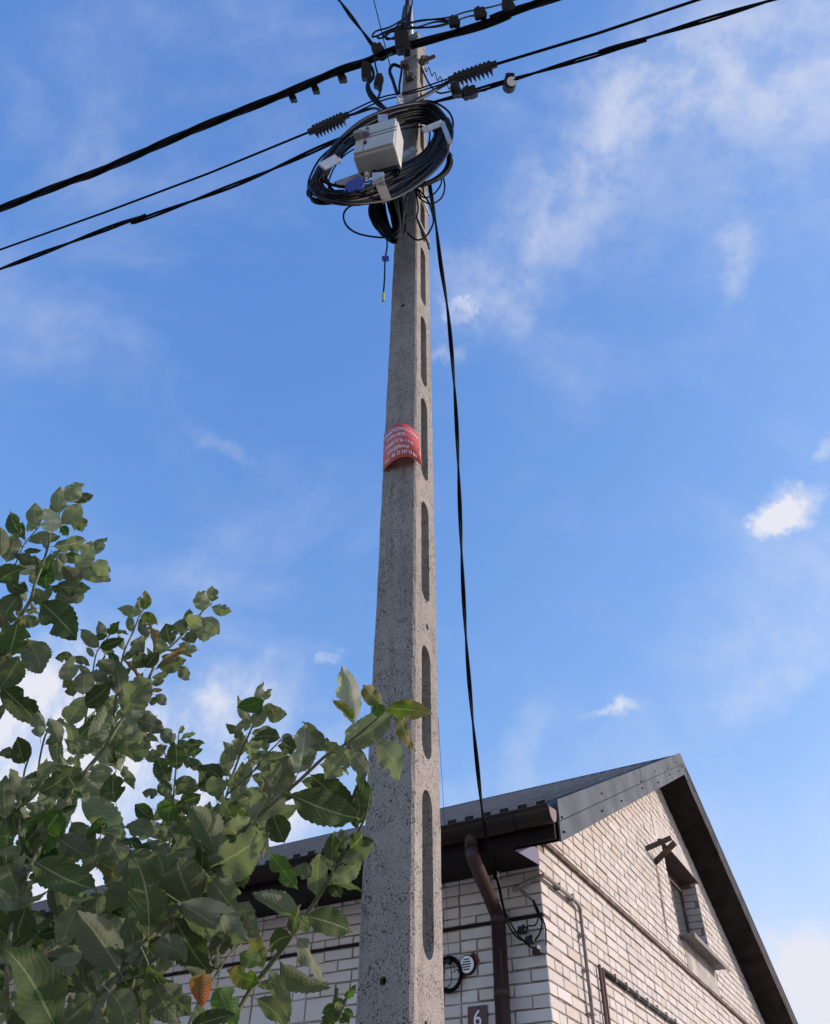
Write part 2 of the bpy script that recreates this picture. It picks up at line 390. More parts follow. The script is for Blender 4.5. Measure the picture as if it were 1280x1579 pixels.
def helix(path, rad, per_m, phase):
    P = [np.array(p, float) for p in path]; out = []; L = 0
    for i, p in enumerate(P):
        t = P[min(i+1, len(P)-1)]-P[max(i-1, 0)]; t /= np.linalg.norm(t)
        if i: L += np.linalg.norm(p-P[i-1])
        x = np.cross(t, [0, 0, 1.0]); x /= np.linalg.norm(x); y = np.cross(x, t); a = phase+L*per_m*2*math.pi
        out.append(p+(x*math.cos(a)+y*math.sin(a))*rad)
    return out
def resample(P, ds):
    P = [np.array(p, float) for p in P]; d = [0]
    for a, b in zip(P, P[1:]): d.append(d[-1]+np.linalg.norm(b-a))
    n = max(2, int(d[-1]/ds)); xs = np.linspace(0, d[-1], n+1); A = np.array(P)
    return [np.array([np.interp(x, d, A[:, k]) for k in range(3)]) for x in xs]

# ------------------------------------------------------------------ ground
g = MB(); g.add([(-600, -600, 0), (600, -600, 0), (600, 900, 0), (-600, 900, 0)], [(0, 1, 2, 3)])
tag(g.build('ground', 'ground'), kind='structure')
g = MB(); g.box((-40, -7, 0), (40, -1.2, .004)); tag(g.build('road', 'asphalt'), kind='structure')

# ------------------------------------------------------------------ house (local axes: x = along gable, y = along front, z up)
YAW = 1.0226
A_ = np.array([-math.sin(YAW), math.cos(YAW), 0]); B_ = np.array([math.cos(YAW), math.sin(YAW), 0])
PC = np.array([.967, 5.7352, 1.6721+CAMZ])
ZH = PC[2]
house = thing('brick_house', (PC[0], PC[1], 0), 'pale sand-lime brick house with grey metal gable roof and brown eaves behind the pole', 'house', rz=YAW, local=True)
def W(s, t, h): return np.array([PC[0], PC[1], 0])+B_*s+A_*t+np.array([0, 0, ZH+h])
def on_plane(px, py, A, n):
    d = ray(px, py); return CAM+d*(((A-CAM)@n)/(d@n))
def on_gable(px, py, out=0.0):
    q = on_plane(px, py, W(0, -out, 0), A_)-W(0, 0, 0); return q@B_, q[2]
def on_front(px, py, out=0.0):
    q = on_plane(px, py, W(-out, 0, 0), B_)-W(0, 0, 0); return q@A_, q[2]
RS, RH = 4.14, 3.16                # ridge
EAVE = -.52; SL = .538; SR = .575; ER = 8.72; OV = .35; TLEN = 10.0
def roof_h(s): return RH-(RS-s)*SL if s < RS else RH-(s-RS)*SR
TH = .25                           # vertical depth of the verge
SEND = 8.28
OPN = (3.77, 5.09, 1.04, 1.97)
def H(v): return v+ZH
def soff(s): return roof_h(s)-TH
gw = MB(); d0, d1 = .010, .30
def gp(poly): gw.prism([(a, H(b)) for a, b in poly], d0, d1)
gp([(.01, -ZH), (3.762, -ZH), (3.762, soff(3.762)), (.01, soff(.01))])
gp([(3.762, -ZH), (5.098, -ZH), (5.098, 1.03), (3.762, 1.03)])
gp([(3.762, 1.98), (5.098, 1.98), (5.098, soff(5.098)), (RS, soff(RS)), (3.762, soff(3.762))])
gp([(5.098, -ZH), (SEND, -ZH), (SEND, soff(SEND)), (5.098, soff(5.098))])
gable = gw.build('gable_wall', 'mortar', house)
fw_ = MB(); fw_.box((.010, .30, 0), (.30, TLEN, H(.52))); front = fw_.build('front_wall', 'mortar', house)
bw = MB(); bw.box((SEND-.3, .3, 0), (SEND, TLEN, H(.4))); bw.prism([(.3, 0), (SEND-.3, 0), (SEND-.3, H(.5)), (RS, H(soff(RS))), (.3, H(.6))], TLEN-.3, TLEN-.001)
bw.build('rear_wall', 'mortar', house)
# bricks
GRP_NAME = 'brick'
_bm = {}
def brick_mesh(kind, L, Hh, D, k):
    """local: x along, y depth (front at y=0, going +y), z height, origin at lower left front"""
    key = (kind, round(L, 3), round(Hh, 3), k, D)
    if key in _bm: return _bm[key]
    rg = random.Random(int(L*1000)*7+int(Hh*1000)*13+k*101+int(D*100))
    mb = MB(); c = .0042
    j = lambda a=.0032: rg.uniform(-a, a)
    fr = [(c+j(), c+j()), (L-c+j(), c+j()), (L-c+j(), Hh-c+j()), (c+j(), Hh-c+j())]
    bk = [(j(), j()), (L+j(), j()), (L+j(), Hh+j()), (j(), Hh+j())]
    y0 = [j(.0012) for _ in range(4)]
    vs = [(a, y0[i], b) for i, (a, b) in enumerate(fr)]+[(a, c*1.2, b) for a, b in bk]+[(a, D, b) for a, b in [(0, 0), (L, 0), (L, Hh), (0, Hh)]]
    fs = [(0, 1, 2, 3), (11, 10, 9, 8)]
    for b0 in (0, 4):
        for i in range(4): fs.append((b0+i, b0+4+i, b0+4+(i+1) % 4, b0+(i+1) % 4))
    mb.add(vs, fs); me = mb.mesh('brick'); me.materials.append(MATS['brick'])
    _bm[key] = me; return me
BR = []    # (wall, x, z, L, H, D, matrixfn)
JT = .011
rb = random.Random(3)
def course_z(k): return -0.077*k
def add_gable(x, z, L, Hh, D=.06): BR.append(('g', x, z, L, Hh, D))
def add_front(x, z, L, Hh, D=.06): BR.append(('f', x, z, L, Hh, D))
BH = .066
kmin, kmax = -44, 42
for k in range(kmin, kmax):
    z0 = course_z(k)-.077+JT*.5
    if z0 < -ZH+.02: continue
    header = (k % 4 == 1)
    odd = k % 2
    # ---- gable
    x = 0.0 if not odd else .131
    first = True
    while x < SEND-.05:
        hd = header or rb.random() < .10
        L = .12 if hd else .25
        if first: L = .25 if not odd else (.12 if header else .25)
        big = (k >= 2 and x > 1.45 and k % 2 == 0)
        if k >= 2 and x > 1.45 and k % 2 == 1: x += .25+JT; first = False; continue
        zz, hh = z0, BH
        if big: zz, hh, L = z0-.077, BH+.077, .25
        x1 = x+L
        cx = (x+x1)/2; ok = True
        if z0 > soff(min(max(x, 0), SEND))+.06 and z0 > soff(min(x1, SEND))+.06: ok = False
        if zz+hh > OPN[2]-.02 and zz < OPN[3]+.01:
            if x < OPN[0] < x1: L = OPN[0]-x; x1n = x+L; ok = ok and L > .03
            elif OPN[0] <= x and x1 <= OPN[1]: ok = False
            elif x < OPN[1] < x1: x = OPN[1]; L = x1-x; ok = ok and L > .03
        if 1.985 < zz+.03 < 2.26 and 3.55 < cx < 5.55: ok = False       # soldier course
        if .715 < zz+.03 < 1.04 and 3.86 < cx < 5.12: ok = False        # rendered panel
        if x+L > SEND: L = SEND-x
        if ok and L > .03: add_gable(x+rb.uniform(-.002, .002), zz+rb.uniform(-.002, .002), L, hh, .12 if first else .06)
        x = x1+JT; first = False
    # ---- front
    if z0 > .50: continue
    zz0, hh0 = z0, BH
    if k == -3: zz0, hh0 = z0+.018, BH-.018
    x = .131 if not odd else 0.0
    first = True
    while x < TLEN-.05:
        hd = header or rb.random() < .12
        L = .12 if hd else .25
        if first and odd: L = .25
        if k >= 2 and x > 1.45:
            if k % 2 == 1: x += .26; continue
            add_front(x, z0-.077, .25, BH+.077); x += .25+JT; first = False; continue
        add_front(x+rb.uniform(-.002, .002), zz0+rb.uniform(-.002, .002), L, hh0, .12 if (first and odd) else .06)
        x += L+JT; first = False
def proj(q):
    d = q-CAM; z = d@FW
    return (640+F*(d@RT)/z, 789.5-F*(d@UP)/z) if z > 0 else (-9e9, 0)
def score(b):
    wl, x, z, L, Hh, D = b
    Wf = (lambda a, c: W(a, 0, c)) if wl == 'g' else (lambda a, c: W(0, a, c))
    p = [proj(Wf(a, c)) for a, c in ((x, z), (x+L, z), (x+L, z+Hh), (x, z+Hh))]
    cx = sum(q[0] for q in p)/4; cy = sum(q[1] for q in p)/4
    if not (0 <= cx <= 1280 and 0 <= cy <= 1590): return 0
    if wl == 'g' and z > soff(x+L/2)-.05: return 0
    if wl == 'f' and (z > .45 or 548 < cx < 686 or cx < 400): return 0
    return abs(sum(p[i][0]*p[(i+1) % 4][1]-p[(i+1) % 4][0]*p[i][1] for i in range(4)))/2
BR = [(score(b), b) for b in BR]; BR.sort(key=lambda q: -q[0])
stuff = {'g': MB(), 'f': MB()}
for i, (sc_, (wl, x, z, L, Hh, D)) in enumerate(BR):
    Hq, Lq = round(Hh, 3), round(L, 2)
    me = brick_mesh('b', Lq, Hq, .06 if D < .1 else .12, i % 5)
    ang = rb.uniform(-.004, .004); dy = rb.uniform(-.002, .003)
    if wl == 'g': M = Matrix.Translation((x, dy, H(z))) @ Matrix.Rotation(ang, 4, 'Y')
    else: M = Matrix.Translation((dy, x+L, H(z))) @ Matrix.Rotation(-math.pi/2, 4, 'Z') @ Matrix.Rotation(ang, 4, 'Y')
    if i < 300 and sc_ > 0:
        o = bpy.data.objects.new('brick', me); C.objects.link(o); o.parent = gable if wl == 'g' else front; o.matrix_local = M
    else:
        s_ = stuff[wl]; s_.add([tuple(M @ v.co) for v in me.vertices], [tuple(p.vertices) for p in me.polygons])
for wl, par in (('g', gable), ('f', front)):
    o = stuff[wl].build('bricks', 'brick', par); tag(o, kind='stuff')
# soldier course over the window
n = 0; x = 3.56
while x < 5.5:
    me = brick_mesh('s', .066, .243, .06, n % 4)
    o = bpy.data.objects.new('lintel_brick', me); C.objects.link(o); o.parent = gable; o.location = (x, rb.uniform(-.001, .002), H(1.992)); x += .0775; n += 1
# reveal bricks
n = 0
for k in range(-26, -13):
    z0 = course_z(k)-.077+JT*.5
    if z0 < OPN[2]-.03 or z0 > OPN[3]-.05: continue
    for (xa) in (OPN[1]+.0015,):
        me = brick_mesh('r', .115, .066, .03, n % 3); n += 1
        o = bpy.data.objects.new('reveal_brick', me); C.objects.link(o); o.parent = gable
        o.matrix_local = Matrix.Translation((xa, .178, H(z0))) @ Matrix.Rotation(-math.pi/2, 4, 'Z')
# gable ledge, front belt gap, panel under the window
m = MB(); m.box((-.004, -.028, H(.672)), (SEND, .02, H(.708))); m.build('belt_strip', 'ledge', gable)
m = MB(); m.box((-.012, .0, H(.157)), (.02, TLEN, H(.173))); m.build('belt_strip', 'dark_brown', front)  # dark strip painted in for the belt's shadow gap
m = MB(); m.box((3.86, -.004, H(.710)), (5.115, .02, H(1.028))); m.build('rendered_panel', 'render', gable)
# window
win = MB(); x0, x1, z0, z1 = OPN; fr = .06; ty0, ty1 = .178, .24
win.box((x0, ty0, H(z0)), (x1, ty1, H(z0+fr))); win.box((x0, ty0, H(z1-fr)), (x1, ty1, H(z1)))
win.box((x0, ty0, H(z0+fr)), (x0+fr, ty1, H(z1-fr))); win.box((x1-fr, ty0, H(z0+fr)), (x1, ty1, H(z1-fr)))
xm = (x0+x1)/2; win.box((xm-.04, ty0-.002, H(z0+fr)), (xm+.04, ty1, H(z1-fr)))
wo = win.build('window', 'window_brown', house)
for (a, b) in ((x0+fr, xm-.04), (xm+.04, x1-fr)):
    s_ = MB()
    for lo, hi in (((a, z0+fr), (a+.045, z1-fr)), ((b-.045, z0+fr), (b, z1-fr)), ((a+.045, z0+fr), (b-.045, z0+fr+.045)), ((a+.045, z1-fr-.045), (b-.045, z1-fr))):
        s_.box((lo[0], ty0-.014, H(lo[1])), (hi[0], ty0+.03, H(hi[1])))
    s_.build('sash', 'window_brown', wo)
    p = MB(); p.box((a+.045, ty0+.008, H(z0+fr+.045)), (b-.045, ty0+.014, H(z1-fr-.045))); p.build('pane', 'glass', wo)
m = MB(); m.box((x0-.02, .012, H(1.008)), (x1+.02, .178, H(1.036)))
m.box((x0-.03, -.15, H(1.018)), (x1+.05, .012, H(1.034))); m.box((x0-.03, -.162, H(.985)), (x1+.05, -.15, H(1.034))); m.build('sill', 'sill_grey', wo)
m = MB(); m.box((x0-.16, -.04, H(1.974)), (x1+.04, .176, H(1.986)))
m.build('lintel_plate', 'steel_rust', wo)
def bar(m, p, q, w, th):
    p, q = np.array(p, float), np.array(q, float); d = q-p; L = np.linalg.norm(d); d /= L
    up = np.array([0, 0, 1.0]); sd = np.cross(d, up); sd /= np.linalg.norm(sd); up = np.cross(sd, d)
    m.obox((p+q)/2, d*L/2, sd*th/2, up*w/2)
s1, h1 = on_gable(996, 1309); s2, h2 = on_gable(1010, 1330)
m = MB(); bar(m, (s1, .0, H(h1)), (s1+.14, -.25, H(h1+.12)), .05, .02); m.build('bracket_bar', 'steel_rust', wo)
m = MB(); bar(m, (s2, .0, H(h2)), (s1+.20, -.27, H(h1+.09)), .06, .02); m.build('bracket_bar', 'steel_rust', wo)
# roof
roof = MB()
def slab(mb, sa, sb, ta, tb, dz0, dz1):
    mb.hexa([(sa, ta, H(roof_h(sa)+dz0)), (sb, ta, H(roof_h(sb)+dz0)), (sb, tb, H(roof_h(sb)+dz0)), (sa, tb, H(roof_h(sa)+dz0)),
             (sa, ta, H(roof_h(sa)+dz1)), (sb, ta, H(roof_h(sb)+dz1)), (sb, tb, H(roof_h(sb)+dz1)), (sa, tb, H(roof_h(sa)+dz1))])
slab(roof, EAVE-.04, RS, -OV+.012, TLEN+.3, -.05, -.022); slab(roof, RS, ER, -OV+.012, TLEN+.3, -.05, -.022)
ro = roof.build('roof', 'roof_metal', house)
t = -OV+.03; i = 0
while t < TLEN+.2:
    r_ = MB(); w = .045
    for (sa, sb) in ((EAVE-.05, RS-.02),):
        za, zb = roof_h(sa), roof_h(sb)
        pts = []
        for s_, z_ in ((sa, za), (sb, zb)):
            pts.append([(s_, t, H(z_-.022)), (s_, t+.018, H(z_+.014)), (s_, t+.018+w*.7, H(z_+.014)), (s_, t+.036+w*.7, H(z_-.022))])
        r_.add(pts[0]+pts[1], [(0, 1, 5, 4), (1, 2, 6, 5), (2, 3, 7, 6), (0, 3, 2, 1), (4, 5, 6, 7)])
    r_.build('roof_rib', 'roof_metal', ro)
    f_ = MB(); f_.box((EAVE-.065, t+.004, H(roof_h(EAVE)-.045)), (EAVE-.052, t+.070, H(roof_h(EAVE)+.020))); f_.build('foam_filler', 'hole', ro)
    t += .135; i += 1
m = MB(); m.add([(RS-.16, -OV, H(roof_h(RS-.16)+.012)), (RS, -OV, H(RH+.02)), (RS+.16, -OV, H(roof_h(RS+.16)+.012)),
                 (RS-.16, TLEN+.3, H(roof_h(RS-.16)+.012)), (RS, TLEN+.3, H(RH+.02)), (RS+.16, TLEN+.3, H(roof_h(RS+.16)+.012))],
                [(0, 1, 4, 3), (1, 2, 5, 4)]); o = m.build('ridge_cap', 'roof_metal', ro)
md = o.modifiers.new('s', 'SOLIDIFY'); md.thickness = .008
# verge boards: two tiers of folded sheet on each slope
def verge(sa, sb, top0, bot0, tt, thick, name, mtl):
    v_ = MB(); v_.hexa([(sa, tt-thick, H(roof_h(sa)+bot0)), (sb, tt-thick, H(roof_h(sb)+bot0)), (sb, tt, H(roof_h(sb)+bot0)), (sa, tt, H(roof_h(sa)+bot0)),
                        (sa, tt-thick, H(roof_h(sa)+top0)), (sb, tt-thick, H(roof_h(sb)+top0)), (sb, tt, H(roof_h(sb)+top0)), (sa, tt, H(roof_h(sa)+top0))])
    return v_.build(name, mtl, ro)
for (sa, sb, tt) in ((EAVE+.05, 1.95, -OV), (1.93, 3.3, -OV-.003), (3.28, RS, -OV)):
    verge(sa, sb, .03, -.115, tt, .012, 'verge_flashing', 'flashing')
verge(EAVE+.05, 2.1, -.1225, -.255, -OV+.004, .012, 'verge_flashing', 'flashing'); verge(2.1, RS, -.1225, -.255, -OV+.005, .012, 'verge_flashing', 'flashing')
verge(EAVE+.06, RS, -.10, -.14, -OV+.02, .012, 'seam_shade_strip', 'hole')  # black strip added behind the seam, painting the shade between the tiers
verge(RS, RS+.11, .03, -.115, -OV, .012, 'verge_flashing', 'flashing'); verge(RS, RS+.10, -.1225, -.255, -OV+.004, .012, 'verge_flashing', 'flashing')
verge(RS+.11, ER, .03, -.03, -OV, .012, 'verge_flashing', 'roof_metal'); verge(RS+.10, ER, -.03, -.255, -OV+.014, .012, 'verge_board', 'dark_brown')
for (x, dz) in [(EAVE+.09, -.10), (EAVE+.10, -.20), (.55, -.055), (.5, -.19), (1.1, -.19), (1.88, -.10), (1.9, -.17), (2.55, -.06), (2.6, -.19), (3.2, -.09), (3.25, -.17), (3.7, -.06), (3.8, -.18), (4.05, -.15)]:
    sc_o = MB(); sc_o.disc((x, -OV-.016, H(roof_h(x)+dz)), (0, 1, 0), .0075, .012, 6); sc_o.build('screw', 'hole', ro)
# underside of the verge: boards
for (sa, sb, step) in ((EAVE+.06, RS-.02, .42), (RS, ER, .42)):
    s0 = sa
    while s0 < sb-.01:
        s1_ = min(sb, s0+step)-.004
        b_ = MB(); dz = rb.uniform(-.002, .002)
        b_.hexa([(s0, -OV+.014, H(soff(s0)+dz)), (s1_, -OV+.014, H(soff(s1_)+dz)), (s1_, .0, H(soff(s1_)+dz)), (s0, .0, H(soff(s0)+dz)),
                 (s0, -OV+.014, H(soff(s0)+.02)), (s1_, -OV+.014, H(soff(s1_)+.02)), (s1_, .0, H(soff(s1_)+.02)), (s0, .0, H(soff(s0)+.02))])
        b_.build('soffit_board', 'dark_brown', ro); s0 += step
# front eave: fascia and soffit boards
m = MB(); m.box((EAVE+.0, -OV+.014, H(.435)), (EAVE+.022, TLEN+.3, H(.64))); m.build('fascia', 'eave_shaded', ro)
t0 = 0.003
while t0 < TLEN:
    b_ = MB(); t1 = t0+.9
    b_.hexa([(EAVE+.022, t0, H(.437)), (0.0, t0, H(.488)), (0.0, t1-.004, H(.488)), (EAVE+.022, t1-.004, H(.437)),
             (EAVE+.022, t0, H(.455)), (0.0, t0, H(.506)), (0.0, t1-.004, H(.506)), (EAVE+.022, t1-.004, H(.455))])
    b_.build('eave_board', 'eave_shaded', ro); t0 += .9
m = MB(); m.prism([(EAVE+.022, H(.44)), (-.004, H(.49)), (-.004, H(.60)), (EAVE+.022, H(.60))], -.006, .0); m.build('eave_end_cap', 'blue_film', ro)
# gutter
gt = MB(); cs, ch, rr = EAVE-.068, .583, .062; N = 10
prof = []
for i in range(N+1):
    a = math.pi+math.pi*i/N; prof.append((cs+rr*math.cos(a), ch+rr*math.sin(a)*1.15))
prof = [(cs-rr-.006, ch+.028), (cs-rr-.012, ch+.018), (cs-rr-.006, ch+.008)]+prof+[(cs+rr, ch+.03)]
vs = []
for tt in (-OV-.01, TLEN+.3):
    for (a, b) in prof: vs.append((a, tt, H(b)))
n = len(prof); gt.add(vs, [(i, i+1, n+i+1, n+i) for i in range(n-1)])
go = gt.build('gutter', 'gutter_brown_shaded', house, smooth=True); md = go.modifiers.new('s', 'SOLIDIFY'); md.thickness = .003
m = MB(); pr = [(a, H(b)) for a, b in prof[2:]]; m.prism(pr, -OV-.014, -OV-.008); m.build('gutter_end_cap', 'gutter_cap', go)
for tt in (-.12, .62, 1.5, 2.4, 3.3):
    m = MB(); 
    for i in range(N):
        a0 = math.pi+math.pi*i/N; a1 = math.pi+math.pi*(i+1)/N
        p0 = (cs+(rr+.004)*math.cos(a0), ch+(rr+.004)*math.sin(a0)*1.15); p1 = (cs+(rr+.004)*math.cos(a1), ch+(rr+.004)*math.sin(a1)*1.15)
        m.add([(p0[0], tt, H(p0[1])), (p1[0], tt, H(p1[1])), (p1[0], tt+.025, H(p1[1])), (p0[0], tt+.025, H(p0[1]))], [(0, 1, 2, 3)])
    m.build('gutter_bracket', 'gutter_brown_shaded', go)
# downpipe
tA, hA = on_front(727, 1297, .58); tB, hB = on_front(768, 1410, .10)
tC, hC = on_front(726, 1322, .56); 
dp = [(-.585, tA, H(.56)), (-.58, tA, H(hC+.03)), (-.56, tA-.01, H(hC-.03)), (-.13, tB+.02, H(hB+.05)), (-.10, tB, H(hB-.02)), (-.10, tB, .1)]
m = MB(); m.tube([dp[0], dp[1]]+crom(dp[1:5], 5)[1:], .048, 14); dpo = m.build('downpipe', 'pipe_brown', house, smooth=True)
m = MB(); m.tube([(-.10, tB, H(hB-.02)), (-.10, tB, .1)], .050, 14); m.build('pipe_section', 'pipe_brown', dpo, smooth=True)
for z in (hB-.03, -.30+.0, -1.4, -2.4):
    m = MB(); m.tube([(-.10, tB, H(z-.03)), (-.10, tB, H(z+.03))], .053, 14); m.build('pipe_collar', 'pipe_brown', dpo, smooth=True)
for z in (hC+.045, hC+.01):
    m = MB(); m.tube([(-.58, tA, H(z-.004)), (-.58, tA, H(z+.004))], .0505, 14); m.build('pipe_collar', 'hole', dpo)
# conduits on the gable
def conduit(pts, r, mtl, name='conduit'):
    m = MB(); m.tube(pts, r, 8); o = m.build(name, mtl, house, smooth=True); return o
o1 = conduit(crom([(-.035, .20, H(.345)), (-.04, .05, H(.385)), (-.03, -.03, H(.405)), (.02, -.035, H(.415)), (.30, -.032, H(.418)), (.60, -.032, H(.415)), (.655, -.032, H(.385)), (.665, -.032, H(.33)), (.668, -.032, H(-.5)), (.67, -.032, -ZH+H(.1))], 4), .0155, 'conduit')
for z in (.20, -.03, -.30, -.62):
    m = MB(); m.box((.645, -.05, H(z)), (.70, .0, H(z+.012))); m.build('pipe_clip', 'galv_dull', o1)
for x in (.25, .5):
    m = MB(); m.box((x, -.05, H(.395)), (x+.012, .0, H(.445))); m.build('pipe_clip', 'galv_dull', o1)
for (xa, zt, mt) in ((.975, .085, 'conduit_brown'), (1.035, .075, 'conduit_brown')):
    conduit([(xa, -.02, H(zt)), (xa, -.02, -ZH+H(.0)+.3)], .0135, mt)
o2 = conduit([(1.06, -.018, H(.078)), (5.0, -.018, H(.078))], .0105, 'conduit'); o3 = conduit([(1.06, -.018, H(.050)), (5.0, -.018, H(.050))], .0105, 'cable_grey')
for x in np.arange(1.3, 4.8, .26):
    m = MB(); m.box((x, -.036, H(.04)), (x+.012, .0, H(.098))); m.build('pipe_clip', 'galv_dull', o2)

# vent, number plate, coil on the front wall
def fpt(px, py, out=0.0):
    t, h = on_front(px, py, out); return W(-out, t, h)
NF = -B_
c = fpt(723, 1489); v = thing('wall_vent', c, 'round white louvred vent on a red plate on the brick wall left of the downpipe', 'vent')
e_t = -A_; up = np.array([0, 0, 1.0])
m = MB()
ang = R(38); ex = e_t*math.cos(ang)+up*math.sin(ang); ey = -e_t*math.sin(ang)+up*math.cos(ang)
m.obox(c+NF*.006, ex*.082, ey*.036, NF*.006); m.build('backing_plate', 'rust_red', v)
m = MB(); m.disc(c+NF*.016, NF, .062, .02, 24); m.build('backing_ring', 'hole', v)
m = MB(); m.disc(c+NF*.024, NF, .054, .02, 28); m.build('cover', 'white_paint', v, bevel=.003)
for i in range(5):
    y = (i-2)*.0155; w = .034-abs(i-2)*.005
    m = MB(); m.obox(c+NF*.0345+up*y, e_t*w, up*.0036, NF*.0012); m.build('louvre', 'hole', v)
t0, h0 = on_front(722, 1553); t1, h1 = on_front(752, 1550)
NW = abs(t0-t1); c = W(-.004, (t0+t1)/2, (h0+h1)/2-.08)
v = thing('number_plate', c, 'dark red house number plate with a white 6 beside the downpipe', 'sign')
m = MB(); m.obox(c+NF*.003, e_t*NW/2, up*.08, NF*.003); m.build('plate', 'plate_brown', v)
def text_mesh(body, size, extr=0.0, bold=0.0):
    cu = bpy.data.curves.new('txt', 'FONT'); cu.body = body; cu.size = size; cu.align_x = 'CENTER'; cu.align_y = 'CENTER'; cu.extrude = extr; cu.resolution_u = 3; cu.offset = bold
    ob = bpy.data.objects.new('txt', cu); C.objects.link(ob); bpy.context.view_layer.update()
    me = bpy.data.meshes.new_from_object(ob.evaluated_get(bpy.context.evaluated_depsgraph_get())); C.objects.unlink(ob); bpy.data.objects.remove(ob)
    vs = [tuple(q.co) for q in me.vertices]; fs = [tuple(p.vertices) for p in me.polygons]; return vs, fs
vs, fs = text_mesh('6', .135, .001); m = MB()
m.add([c+NF*(.0075+z)+e_t*x*1.0+up*(y+.004) for x, y, z in vs], fs); m.build('digit', 'white_paint', v)
c = fpt(693, 1503, .03); v = thing('cable_coil', c, 'black ring coil of spare cable hung on the brick wall beside the pole', 'cable')
for i in range(9):
    m = MB(); r0 = .092+rb.uniform(-.012, .012); off = NF*rb.uniform(-.018, .02)
    m.tube([c+off+e_t*math.cos(a)*r0*.98+up*math.sin(a)*(r0+.006) for a in np.linspace(0, 2*math.pi, 33)[:-1]], .0055, 6, closed=True); m.build('cable_turn', 'cable', v, smooth=True)
m = MB(); m.tube(crom([c+up*.09, c+up*.02+e_t*.02+NF*.01, c-up*.05+e_t*.01, c-up*.09-e_t*.04], 5), .003, 5); m.build('loose_end', 'cable', v)
m = MB(); pq = fpt(692, 1483, .03); m.disc(pq, NF, .016, .03, 12); m.build('hook', 'plastic_black', v)
m = MB(); m.tube(crom([pq, fpt(699, 1488, .04), fpt(701, 1497, .04), fpt(697, 1500, .04)], 4), .002, 5)
m.tube(crom([fpt(700, 1500, .03), fpt(704, 1495, .03), fpt(711, 1497, .03)], 4), .002, 5); m.build('thin_wire', 'cable', v)
# insulators and service wires near the corner
for i, (px, py, lab) in enumerate([(806, 1434, 'black wire clamp on brick wall by the corner, uppermost of three'), (817, 1450, 'black wire clamp on brick wall by the corner, middle of three'), (829, 1466, 'black wire clamp on brick wall by the corner, lowest of three, with white knob')]):
    c = fpt(px, py, .06); v = thing('wire_clamp', c, lab, 'clamp', 'wire clamps beside the house corner')
    m = MB(); m.cbox(c, e_t*.026, up*.02, NF*.024, .4); m.build('clamp_body', 'plastic_black', v)
    m = MB(); m.disc(c+NF*.02+e_t*.018+up*.012, NF+e_t*.4, .012, .03, 10); m.build('knob', 'white_paint' if i == 2 else 'cable_grey', v)
    m = MB(); m.tube([c, c-NF*.058], .006, 6); m.build('stud', 'galv_dull', v)
    m = MB(); m.cbox(c+e_t*-.022-up*.01, e_t*.012, up*.014, NF*.016, .4); m.build('clamp_jaw', 'plastic_black', v)
def wire(name, pts, r, label, cat='cable', mtl='cable', group=None, step=6, n=6):
    P = crom(pts, step); o0 = P[0]; m = MB(); m.tube([p-o0 for p in P], r, n)
    me = m.mesh(name, None, True); me.materials.append(MATS[mtl]); o = bpy.data.objects.new(name, me); C.objects.link(o); o.location = tuple(map(float, o0))
    return tag(o, label, cat, group)
# ------------------------------------------------------------------ pole
C0 = np.array([.0325, 2.1998, .4491+CAMZ]); AL = .4597
dR = np.array([math.sin(AL), math.cos(AL), 0]); dL = np.array([-math.cos(AL), math.sin(AL), 0])
nL = -dR; nR = -dL
WL0, WR0, TL, TR = .162, .2036, .0033, .0055
AX = np.array([-.0186, -.0261, 1.0])
CEN0 = C0+(dL*WL0+dR*WR0)/2
def pc(h, fl, fr_):         # h above C0 height; fl, fr_ in 0..1 across left / right face from the near corner
    wl, wr = WL0-TL*h, WR0-TR*h; c = CEN0+AX*h-(dL*wl+dR*wr)/2
    return c+dL*wl*fl+dR*wr*fr_
HB = -C0[2]; 
def h_on_face(px, py, face='R', f=.5):
    n_ = nR if face == 'R' else nL
    h = 0.0
    for _ in range(30):
        q = on_plane(px, py, pc(h, 0, 0), n_); h = q[2]-C0[2]
    return h
HTOP = h_on_face(636, 52, 'L')
pole = thing('utility_pole', tuple(CEN0+AX*HB), 'grey pitted concrete utility pole with oval slots standing in front of the house', 'pole')
m = MB(); ch = .045
hs = np.linspace(HB, HTOP, 150); rp = random.Random(5); ring = [(ch, 0), (1-ch, 0), (1, ch), (1, 1-ch), (1-ch, 1), (ch, 1), (0, 1-ch), (0, ch)]
vs = []
for h in hs:
    for a, b in ring:
        e = lambda q: q+(rp.uniform(-.012, .016) if q == ch else rp.uniform(-.016, .012) if q == 1-ch else 0)
        vs.append(pc(h, e(a), e(b)))
fs = [tuple(range(8)), tuple((len(hs)-1)*8+i for i in range(7, -1, -1))]
for i in range(len(hs)-1):
    for k in range(8): fs.append((i*8+k, i*8+8+k, i*8+8+(k+1) % 8, i*8+(k+1) % 8))
m.add(vs, fs); shaft = m.build('pole_shaft', 'concrete', pole)
cut = MB()
SLOTS = [(1480, 1220), (1172, 1001), (931, 783), (747, 627), (605, 504), (482, 401), (385, 336)]
sl = [(h_on_face(660, a), h_on_face(660, b)) for a, b in SLOTS]
print('slots', [(round(a, 2), round(b, 2)) for a, b in sl], 'top', HTOP)
pitch = .645; a0, b0 = sl[-1]
hh = (sl[-2][0]+sl[-2][1])/2
sl = sl[:-1]
while hh+pitch < HTOP-.5: hh += pitch; sl.append((hh-.24, hh+.24))
hh = (sl[0][0]+sl[0][1])/2-.66; sl.append((hh-.25, hh+.25))
